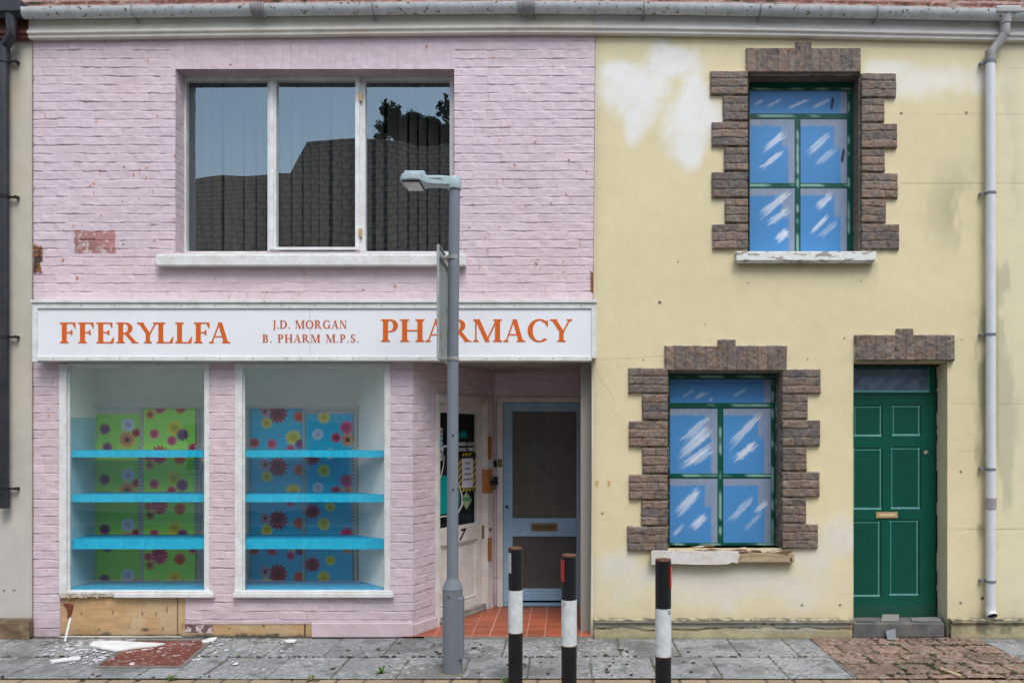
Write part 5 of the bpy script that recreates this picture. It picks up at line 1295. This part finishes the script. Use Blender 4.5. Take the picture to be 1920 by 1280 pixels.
# luminaire: spigot cap, tapering arm, head with lens underneath
zt = Z(333, LY)
def loft(m, secs):
    """secs: list of closed rings (same count)"""
    R = [[m.bm.verts.new(p) for p in s_] for s_ in secs]; n = len(R[0])
    for A, B in zip(R, R[1:]):
        for k in range(n): m.bm.faces.new((A[k], A[(k + 1) % n], B[(k + 1) % n], B[k]))
    m.bm.faces.new(R[0][::-1]); m.bm.faces.new(R[-1])
def rring(x, hw, z0, z1, r=.012, n=4):
    out = []
    for (cy, cz, a0) in ((hw - r, z1 - r, 0), (-hw + r, z1 - r, 90), (-hw + r, z0 + r, 180), (hw - r, z0 + r, 270)):
        for k in range(n + 1): a = math.radians(a0 + 90 * k / n); out.append((x, LY + cy + r * math.cos(a), cz + r * math.sin(a)))
    return out
f = MB(); f.lathe((LX, LY), [(.051, zt - .088), (.053, zt - .08), (.053, zt - .012), (.046, zt), (.01, zt + .003)], 32); f.build('spigot_cap', M_lamp, lamp)
f = MB()
loft(f, [rring(LX - .028, .048, zt - .070, zt - .002), rring(LX - .10, .044, zt - .066, zt + .006), rring(LX - .19, .050, zt - .064, zt + .004), rring(LX - .215, .085, zt - .058, zt - .003), rring(LX - .235, .122, zt - .056, zt - .003), rring(LX - .30, .134, zt - .054, zt + .0), rring(LX - .365, .122, zt - .058, zt - .008), rring(LX - .385, .088, zt - .050, zt - .018)])
f.build('lamp_head', M_lamp, lamp)
f = MB(); f.box(LX - .365, LX - .21, LY - .06, LY + .07, zt - .002, zt + .036, .014, 3); f.build('photocell_housing', M_lamp, lamp)
f = MB(); f.box(LX - .212, LX - .09, LY - .051, LY + .051, zt - .020, zt - .012, .003); f.build('trim_line', mat('pale_trim', (.55, .62, .62), (.4, .45, .45), 20, .4), lamp)
f = MB(); f.box(LX - .368, LX - .235, LY - .112, LY + .112, zt - .063, zt - .052, .004); f.build('lens_rim', M_blackm, lamp)
f = MB(); f.box(LX - .360, LX - .243, LY - .104, LY + .104, zt - .067, zt - .0625, .004); f.build('lens', M_lens, lamp)
# small collar of broken concrete at the foot
f = MB()
rr3 = random.Random(3)
P_ = [(lx0 + (.115 + rr3.uniform(-.02, .02)) * math.cos(a), LY + (.10 + rr3.uniform(-.02, .015)) * math.sin(a)) for a in np.linspace(0, 2 * math.pi, 18, endpoint=False)]
a = [f.bm.verts.new((x, y, -.006)) for x, y in P_]; b = [f.bm.verts.new(((x - lx0) * .85 + lx0, (y - LY) * .85 + LY, .008)) for x, y in P_]
for k in range(18): f.bm.faces.new((a[k], a[(k + 1) % 18], b[(k + 1) % 18], b[k]))
f.bm.faces.new(b); f.build('mortar_collar', mat('mortar_collar', (.22, .20, .16), (.12, .10, .07), 30, .95, .004, 60), lamp)

# ---- traffic sign seen edge-on, clamped to the column
sx = -.925
ts = thing('traffic_sign', 'tall grey traffic sign plate seen edge on, clamped to the lamp column', 'traffic sign', (sx, LY, 2.6))
zs1, zs0 = EYE + (820 - 459) / 259.3, EYE + (820 - 673) / 259.3
f = MB(); f.box(sx - .003, sx, -1.21, -.765, zs0, zs1, .001); f.build('plate', mat('sign_back_grey', (.34, .40, .40), (.26, .31, .30), 4, .5, spots=((.13, .16, .08), 12, .6), streak=True), ts)
f = MB()
f.box(sx, sx + .016, -1.213, -1.208, zs0, zs1, .001); f.box(sx, sx + .016, -.765, -.76, zs0, zs1, .001); f.box(sx, sx + .016, -1.208, -.765, zs0 - .001, zs0 + .004, .001); f.box(sx, sx + .016, -1.208, -.765, zs1 - .004, zs1 + .001, .001)
for z in (Z(483, LY), Z(680, LY) + .03): f.box(sx + .0005, sx + .022, -1.20, -.775, z - .018, z + .018, .003)
f.build('frame_rail', M_galv, ts)
for z in (Z(483, LY), Z(680, LY) + .03):
    f = MB(); f.tube([(lx0 + .004, LY, z + .013), (lx0 + .004, LY, z - .013)], .0455, 28); f.box(sx + .018, lx0 - .036, LY - .022, LY + .022, z - .012, z + .012, .003); f.build('clamp', mat('clamp_band', (.42, .42, .38), (.3, .3, .27), 20, .4, metal=.4), ts)

# ================================================================== BOLLARDS
def bollard(cx_px, top_py, wy0, wy1, refl, label, h=.97, sticker=0, src=None, tilt=(0, 0)):
    s = (top_py - 820) / (EYE - h); dist = FPX / s; y = dist - DIST; x = (cx_px - 1060) / s
    Zb = lambda py: EYE + (820 - py) / s
    t = thing('bollard', label, 'bollard', (x, y, 0), group='black and white bollards along the pavement edge')
    r = .0505
    f = MB(); f.lathe((x, y), [(r, -.02), (r, Zb(wy1) - .008), (r, Zb(wy1))], 32); f.build('lower_shaft', M_bol, t)
    f = MB(); f.lathe((x, y), [(r + .0012, Zb(wy1)), (r + .0012, Zb(wy0))], 32); f.build('white_band', M_bolw, t)
    f = MB(); f.lathe((x, y), [(r, Zb(wy0)), (r, h - .012)], 32); f.build('upper_shaft', M_bol, t)
    f = MB(); f.lathe((x, y), [(r, h - .012), (r - .001, h - .002), (r - .006, h), (.006, h - .006)], 32); f.build('rusty_cap', M_bolr, t)
    f = MB(); f.lathe((x, y), [(r + .002, Zb(wy1) - .004), (r + .002, Zb(wy1) + .003)], 32); f.build('rust_line', M_bolr, t)
    a0, a1, ry0, ry1, m = refl; f = MB(); n = 6
    A = np.radians(np.linspace(a0, a1, n))
    lo_ = [f.bm.verts.new((x + (r + .001) * math.cos(q), y + (r + .001) * math.sin(q), Zb(ry1))) for q in A]; hi_ = [f.bm.verts.new((x + (r + .001) * math.cos(q), y + (r + .001) * math.sin(q), Zb(ry0))) for q in A]
    lo2 = [f.bm.verts.new((x + (r + .003) * math.cos(q), y + (r + .003) * math.sin(q), Zb(ry1))) for q in A]; hi2 = [f.bm.verts.new((x + (r + .003) * math.cos(q), y + (r + .003) * math.sin(q), Zb(ry0))) for q in A]
    for k in range(n - 1): f.bm.faces.new((lo2[k], lo2[k + 1], hi2[k + 1], hi2[k])); f.bm.faces.new((hi[k], hi[k], hi[k]) if False else (hi_[k], hi_[k + 1], lo_[k + 1], lo_[k])); f.bm.faces.new((hi2[k], hi2[k + 1], hi_[k + 1], hi_[k])); f.bm.faces.new((lo_[k], lo_[k + 1], lo2[k + 1], lo2[k]))
    f.bm.faces.new((lo_[0], lo2[0], hi2[0], hi_[0])); f.bm.faces.new((lo2[-1], lo_[-1], hi_[-1], hi2[-1]))
    f.build('reflector', m, t)
    if sticker:
        f = MB(); f.box(x + sticker * .030 - .012, x + sticker * .030 + .012, y - .0455, y - .036, Zb(wy0 + 9), Zb(wy0 + 2), .001); f.build('label_patch', mat('grey_label', (.25, .22, .25), (.4, .36, .38), 40, .5), t)
    return t
bollard(966.5, 1025, 1105, 1185, (178, 238, 1035, 1072, M_refl), 'bollard with a pale reflector on its left edge, in front of the blue door')
bollard(1067, 1038.5, 1123, 1209, (178, 232, 1048, 1088, M_red), 'bollard with a red reflector on its left side, middle of the three', sticker=-1)
bollard(1243.5, 1047, 1139, 1229, (318, 372, 1060, 1101, M_red), 'bollard with a red reflector on its right side, under the rotten sill', sticker=1)

# ================================================================== THINGS ON THE PAVEMENT
def GP(px, py, z=0): d_ = FPX * (EYE - z) / (py - 820); return (px - 1060) * d_ / FPX, d_ - DIST
c4 = [GP(185, 1250), GP(337, 1250), GP(405, 1202), GP(257, 1202)]
mx0 = (c4[0][0] + c4[3][0]) / 2; 
mh = thing('manhole_cover', 'rusty red iron cover plate set in the grey paving', 'manhole cover', (sum(c[0] for c in c4) / 4, sum(c[1] for c in c4) / 4, 0))
o_ = Vector((*c4[0], .008)); ue = Vector((*c4[1], .008)) - o_; ve = Vector((*c4[3], .008)) - o_
def mh_h(U, V): return np.where((np.abs((U / .022) % 1 - .5) < .2) ^ (np.abs((V / .022) % 1 - .5) < .2), .0022, 0)
def mh_c(U, V):
    c = np.ones(U.shape + (3,)) * lin(112, 62, 52) * (.7 + .6 * fbm(U, V, .08, 290, 4))[..., None]
    g = ((np.abs((U / .022) % 1 - .5) > .42) | (np.abs((V / .022) % 1 - .5) > .42)); c = np.where(g[..., None], c * .6, c)
    return blend(c, sstep(.6, .68, fbm(U, V, .03, 291, 2)) * .5, lin(150, 130, 120))
un, vn_ = ue.normalized(), ve.normalized()
sheet('plate', ar(0, ue.length, .005), ar(0, ve.length, .005), mh_h, None, M_rust, mh, mh_c, (o_, un, vn_, (0, 0, 1)), smooth=False)
f = MB()
for (p, q, s_, e_) in ((0, 1, 0, 0),):
    W = .035
    for a, b, c, d_ in ((-W, ue.length + W, -W, -.004), (-W, ue.length + W, ve.length + .004, ve.length + W), (-W, -.004, -.004, ve.length + .004), (ue.length + .004, ue.length + W, -.004, ve.length + .004)):
        f.box(a, b, c, d_, -.008, .006, .002)
f.build('frame', mat('iron_frame', (.13, .12, .11), (.2, .19, .17), 16, .8, .003, 50), mh, lambda c: o_ + un * c.x + vn_ * c.y + Vector((0, 0, c.z - .002)))

# fallen flakes of white and lilac paint below the broken window sill
def flakes(name, spots, m, n, label, cat, smin, smax, seed, aspect=(1, 2.2), lift=.006, curl=.3):
    r = random.Random(seed); f = MB()
    for i in range(n):
        cx, cy, rx, ry = r.choice(spots); px, py = r.gauss(cx, rx), r.gauss(cy, ry)
        py = max(1200, min(1276, py)); x, y = GP(px, py)
        s = r.uniform(smin, smax) * (r.random() ** .8 + .25); a = r.uniform(0, math.pi) if aspect[1] < 3 else r.gauss(0, .35); as_ = r.uniform(*aspect); k = r.randint(5, 7)
        tilt = r.uniform(-curl, curl)
        P_ = []
        for j in range(k):
            t = j / k * 2 * math.pi; q = s * r.uniform(.6, 1.0); lx, ly = q * as_ * math.cos(t), q * math.sin(t)
            P_.append((x + lx * math.cos(a) - ly * math.sin(a), y + lx * math.sin(a) + ly * math.cos(a), lift + abs(lx * tilt) * .5 + r.uniform(0, .003)))
        A = [f.bm.verts.new(p) for p in P_]; B = [f.bm.verts.new((p[0], p[1], p[2] - .0025)) for p in P_]
        f.bm.faces.new(A); f.bm.faces.new(B[::-1])
        for j in range(k): f.bm.faces.new((A[j], B[j], B[(j + 1) % k], A[(j + 1) % k]))
    return tag(f.build(name, m), label, cat, kind='stuff')
flakes('paint_flakes', [(150, 1212, 40, 7), (200, 1216, 45, 6), (120, 1222, 30, 10), (255, 1212, 30, 6), (160, 1238, 35, 7), (205, 1236, 14, 4), (360, 1205, 30, 4), (385, 1228, 60, 10)], M_chip, 250, 'white and lilac flakes of fallen paint on the paving', 'paint flakes', .006, .026, 1)
flakes('paint_flakes', [(310, 1230, 300, 18), (540, 1203, 30, 3), (430, 1210, 60, 8)], M_chip, 60, 'scattered small white paint chips along the foot of the wall', 'paint flakes', .003, .010, 2)
def strip_(name, label, pts, m, cat='timber strip', th=.006):
    f = MB(); P_ = [GP(*p) for p in pts]
    A = [f.bm.verts.new((x, y, .012 + th)) for x, y in P_]; B = [f.bm.verts.new((x, y, .006)) for x, y in P_]; k = len(A)
    f.bm.faces.new(A); f.bm.faces.new(B[::-1])
    for j in range(k): f.bm.faces.new((A[j], B[j], B[(j + 1) % k], A[(j + 1) % k]))
    return tag(f.build(name, m), label, cat)
strip_('fallen_board', 'long splintered white painted board lying across the rusty cover', [(175, 1205), (215, 1204), (250, 1206), (310, 1209), (292, 1214), (250, 1218), (220, 1223), (195, 1219), (168, 1213)], M_flake, 'board')
strip_('fallen_board', 'small white paint strip at the right corner of the rusty cover', [(378, 1204), (393, 1199), (407, 1197), (404, 1202), (392, 1206), (380, 1207)], M_flake, 'board')
strip_('fallen_board', 'thin pale broken strip lying left of the rusty cover', [(93, 1241), (120, 1237), (152, 1235), (150, 1238), (118, 1242), (98, 1244)], M_flake, 'board')
strip_('fallen_board', 'small white paint piece near the end of the bare boards', [(531, 1203), (545, 1201), (557, 1202), (552, 1206), (536, 1206)], M_flake, 'board')
strip_('fallen_board', 'brown splinter of wood lying on the red block paving', [(1762, 1257), (1768, 1256), (1800, 1267), (1806, 1271), (1796, 1270)], M_rot, 'board')
xw, yw = GP(121, 1203); f = MB()
vs = f.box(xw - .008, xw + .010, yw, yw + .006, .006, .006 + .19, .001)
for v in vs: v.co.y += (v.co.z) * .30; v.co.x += v.co.z * .06
tag(f.build('leaning_strip', M_white), 'narrow white strip leaning upright against the bare plywood', 'timber strip')
# loose slates on and before the doorstep
def slate(pts, z, m, label, tilt=None):
    f = MB(); A = [f.bm.verts.new((X(px, y), y, z + dz)) for px, y, dz in pts]; k = len(A)
    B = [f.bm.verts.new(v.co + Vector((0, .002, -.008))) for v in A]; f.bm.faces.new(A); f.bm.faces.new(B[::-1])
    for j in range(k): f.bm.faces.new((A[j], B[j], B[(j + 1) % k], A[(j + 1) % k]))
    return tag(f.build('slate_piece', m), label, 'slate')
zst = Z(1167, -.03) + .010
slate([(1652, .0, 0), (1684, -.01, 0), (1686, .15, .025), (1655, .15, .025)], zst, mat('pale_slate', (.26, .25, .23), (.2, .19, .17), 12, .8), 'pale buff slate lying flat in the middle of the doorstep')
slate([(1710, .0, 0), (1766, -.015, 0), (1762, .12, .01), (1708, .10, .008)], zst, mat('grey_slate', (.15, .155, .16), (.2, .2, .2), 12, .7), 'broad grey slate at the right end of the doorstep')
slate([(1606, .0, 0), (1640, -.01, 0), (1642, .06, .004), (1610, .08, .006)], zst, mat('dark_slate', (.10, .105, .11), (.17, .16, .15), 12, .7), 'dark broken slate at the left end of the doorstep')
slate([(1664, -.12, .0), (1680, -.15, .0), (1679, -.045, .075), (1661, -.045, .055)], .014, mat('leaning_slate', (.17, .185, .20), (.2, .21, .22), 12, .7), 'small blue grey slate leaning on the front of the doorstep')
# litter and moss
flakes('leaf_litter', [(900, 1243, 420, 18), (1020, 1245, 120, 12), (300, 1272, 250, 5), (1180, 1245, 100, 14), (820, 1215, 60, 8), (1250, 1235, 150, 14)], M_leaf, 95, 'small dark dead leaves and dirt scattered on the grey slabs', 'leaf litter', .006, .022, 5, (1, 1.8), .006, .8)
flakes('leaf_litter', [(1720, 1235, 90, 22), (1700, 1200, 60, 5), (1800, 1250, 60, 15)], mat('litter_brown', (.12, .085, .055), (.05, .035, .02), 30, .9), 110, 'brown debris and dead leaves on the red block paving', 'leaf litter', .004, .016, 6, (1, 2.2), .010, .8)
f = MB(); r = random.Random(8)
for i in range(520):
    if i < 330:
        c, row = r.randint(0, 6), r.randint(0, 4); x = BPX0 + r.uniform(.35, 1.46); y = -(row * .272) + r.gauss(0, .012)
        if r.random() < .5: y = -r.uniform(.25, 1.18); x = BPX0 + .03 + .268 * r.randint(1, 5) + r.gauss(0, .012) - (.1 * .268 if int(-y / .272) % 2 == 0 else .58 * .268 - .268)
    else:
        x = r.uniform(-4.5, 2.0); y = r.choice([-.03 - .6, -.03 - 1.2]) + r.gauss(0, .006)
    if y < -1.2 or y > -.02 or x > BPX1 - .02: continue
    s = r.uniform(.005, .014)
    m_ = Matrix.Translation((x, y, .004)) @ Matrix.Diagonal((s * r.uniform(1, 2), s, s * .55, 1)); bmesh.ops.create_icosphere(f.bm, subdivisions=1, radius=1, matrix=m_)
tag(f.build('moss', M_moss), 'dark moss growing in the joints of the paving', 'moss', kind='stuff')
# weeds in the joints
def weed(px, py, label, s=1.0, seed=0, m=None):
    r = random.Random(seed); x, y = GP(px, py); f = MB()
    for i in range(16):
        a = r.uniform(0, 6.28); L = r.uniform(.025, .06) * s; h = r.uniform(.01, .045) * s; wd = .006 * s
        d_ = Vector((math.cos(a), math.sin(a), 0)); n_ = Vector((-math.sin(a), math.cos(a), 0)); b = Vector((x, y, .0))
        f.quad(b - n_ * wd * .3, b + n_ * wd * .3, b + d_ * L * .55 + n_ * wd + Vector((0, 0, h)), b + d_ * L * .55 - n_ * wd + Vector((0, 0, h)))
        f.quad(b + d_ * L * .55 - n_ * wd + Vector((0, 0, h)), b + d_ * L * .55 + n_ * wd + Vector((0, 0, h)), b + d_ * L + n_ * .001 + Vector((0, 0, h * .8)), b + d_ * L - n_ * .001 + Vector((0, 0, h * .8)))
    return tag(f.build('weed', m or M_green), label, 'weed')
weed(714, 1262, 'small bright green weed in a joint left of the lamp foot', 1.25, 1)
weed(583, 1276, 'low yellowish weed at the paving edge below the pink plinth', .9, 2, mat('yellow_weed', (.16, .16, .05), rough=.8))
weed(322, 1275, 'tiny green weed below the rusty cover', .9, 3)
weed(447, 1231, 'tiny weed in the slab joint right of the rusty cover', .6, 4)
weed(948, 1280, 'mossy weed at the foot of the bollard by the blue door', 1.0, 5)

# ================================================================== ACROSS THE STREET (seen only as reflections)
def far_house(x0, x1, ridge, label, wallc, ridge_y=-17.0, doors=(), wins=(), hip=None, seed=0):
    t = thing('opposite_house', label, 'house', ((x0 + x1) / 2, -12, 0))
    f = MB(); ez = 5.2
    f.box(x0, x1, -20, -12, -.1, ez, 0); f.build('wall', mat('far_wall', wallc, tuple(c * .85 for c in wallc), 2, .9), t)
    hip_ = hip or (0, 0)
    f = MB(); ey = -11.75; th = .12
    a = [(x0, ey, ez - .05), (x1, ey, ez - .05), (x1 - hip_[1], ridge_y, ridge), (x0 + hip_[0], ridge_y, ridge)]
    b = [(x0, ridge_y * 2 - ey, ez - .05), (x1, ridge_y * 2 - ey, ez - .05)]
    V_ = [f.bm.verts.new(p) for p in a + b]
    f.bm.faces.new((V_[0], V_[1], V_[2], V_[3])); f.bm.faces.new((V_[3], V_[2], V_[5], V_[4])); f.bm.faces.new((V_[1], V_[5], V_[2])); f.bm.faces.new((V_[0], V_[3], V_[4])); f.bm.faces.new((V_[0], V_[4], V_[5], V_[1]))
    rf = f.build('roof', M_froof, t)
    for (px, wd, z0, z1, c) in doors:
        f = MB(); f.box(px - wd / 2, px + wd / 2, -12.02, -11.96, z0, z1, .02); dd = f.build('door', mat('far_door', c, rough=.5), t)
        f = MB(); f.box(px - wd * .3, px - .05, -11.955, -11.94, .9, 1.8, .01); f.box(px + .05, px + wd * .3, -11.955, -11.94, .9, 1.8, .01); f.build('door_panel', mat('far_door_panel', tuple(q * .8 for q in c), rough=.5), t)
    for (px, pz, wd, hh) in wins:
        f = MB(); f.box(px - wd / 2, px + wd / 2, -12.0, -11.95, pz - hh / 2, pz + hh / 2, .01); wf = f.build('window', M_white, t)
        f = MB(); f.box(px - wd / 2 + .07, px - .03, -11.95, -11.935, pz - hh / 2 + .07, pz + hh / 2 - .07, .005); f.box(px + .03, px + wd / 2 - .07, -11.95, -11.935, pz - hh / 2 + .07, pz + hh / 2 - .07, .005); f.build('pane', M_screen2, t)
    return t
M_froof = bpy.data.materials.new('dark_tiled_roof'); M_froof.use_nodes = True
_t = M_froof.node_tree; _b = _t.nodes['Principled BSDF']; _b.inputs['Roughness'].default_value = .9
_tc = _t.nodes.new('ShaderNodeTexCoord'); _mp = _t.nodes.new('ShaderNodeMapping'); _mp.inputs['Rotation'].default_value = (math.radians(-90), 0, 0)
_br = _t.nodes.new('ShaderNodeTexBrick'); _br.inputs['Scale'].default_value = 1; _br.inputs['Brick Width'].default_value = .30; _br.inputs['Row Height'].default_value = .22; _br.inputs['Mortar Size'].default_value = .034
_br.inputs['Color1'].default_value = (.12, .088, .07, 1); _br.inputs['Color2'].default_value = (.155, .115, .09, 1); _br.inputs['Mortar'].default_value = (.02, .018, .016, 1)
_t.links.new(_tc.outputs['Object'], _mp.inputs[0]); _t.links.new(_mp.outputs[0], _br.inputs[0]); _t.links.new(_br.outputs['Color'], _b.inputs['Base Color'])
DV = 24.0
rx = lambda px: (px - 1060) * DV / FPX
rz = lambda py: EYE + (820 - py) * DV / FPX
far_house(-22, rx(556), rz(321), 'low roofed house across the street, left end', (.70, .68, .62), doors=((-15, .95, 0, 2.1, (.12, .2, .3)),), wins=((-12.5, 1.5, 1.5, 1.3), (-12.5, 4, 1.3, 1.2), (-17.5, 1.5, 1.5, 1.3)))
far_house(rx(545), 2, rz(258), 'taller house with hipped dark roof across the street', (.68, .69, .68), doors=((-5.6, .95, 0, 2.1, (.22, .36, .46)),), wins=((-8.6, 1.5, .9, 1.3), (-3.4, 1.5, 1.4, 1.3), (-6, 4, 1.2, 1.2), (-2.4, 4, 1.2, 1.2)), hip=(.45, 0))
far_house(2.05, 22, rz(300), 'pale house across the street, right end', (.70, .68, .62), doors=((6, .95, 0, 2.1, (.3, .08, .06)),), wins=((8.5, 1.5, 1.4, 1.3), (4, 1.5, 1.4, 1.3), (8.5, 4, 1.2, 1.2), (4, 4, 1.2, 1.2)))
def tree(x, y, zc, R, label, n=2600, seed=0, name='pine_tree'):
    t = thing(name, label, 'tree', (x, y, 0)); r = random.Random(seed)
    f = MB(); f.tube([(x, y, -.1), (x + .1, y, zc * .5), (x - .1, y, zc)], [.35, .25, .12], 12)
    cl = []
    for k in range(20):
        a = r.uniform(0, 6.28); q = Vector((x + R * r.uniform(.2, .95) * math.cos(a), y + R * .6 * r.uniform(.2, .95) * math.sin(a), zc + r.uniform(-.45, .5) * R)); cl.append((q, r.uniform(.18, .34) * R))
        f.tube([(x, y, zc - R * .6), tuple((Vector((x, y, zc)) + q) / 2), tuple(q)], [.09, .06, .03], 6)
    f.build('trunk', M_bark, t)
    f = MB()
    for i in range(n):
        c, rad = r.choice(cl); u = Vector((r.gauss(0, 1), r.gauss(0, 1), r.gauss(0, .6))).normalized() * rad * (r.random() ** .4); p = c + u
        s = r.uniform(.06, .14); d1 = Vector((r.gauss(0, 1), r.gauss(0, 1), r.gauss(0, 1))).normalized(); d2 = d1.cross(Vector((r.gauss(0, 1), r.gauss(0, 1), r.gauss(0, 1)))).normalized()
        f.quad(p - d1 * s, p - d2 * s * .5, p + d1 * s, p + d2 * s * .5)
    f.build('crown', M_leafd, t)
M_bark = mat('dark_bark', (.07, .055, .045), (.04, .03, .025), 9, .9); M_leafd = mat('dark_pine_foliage', (.035, .055, .03), (.05, .075, .035), 2, .8)
TV = 33.0; ty = -(TV - DIST) 
tree((752 - 1060) * TV / FPX, ty, EYE + (820 - 235) * TV / FPX, 1.55, 'dark pine behind the opposite roofs, the more open crowned one', 5200, 1)
tree((852 - 1060) * TV / FPX, ty - 1, EYE + (820 - 232) * TV / FPX, 1.9, 'dense dark pine behind the opposite roofs', 7000, 2)
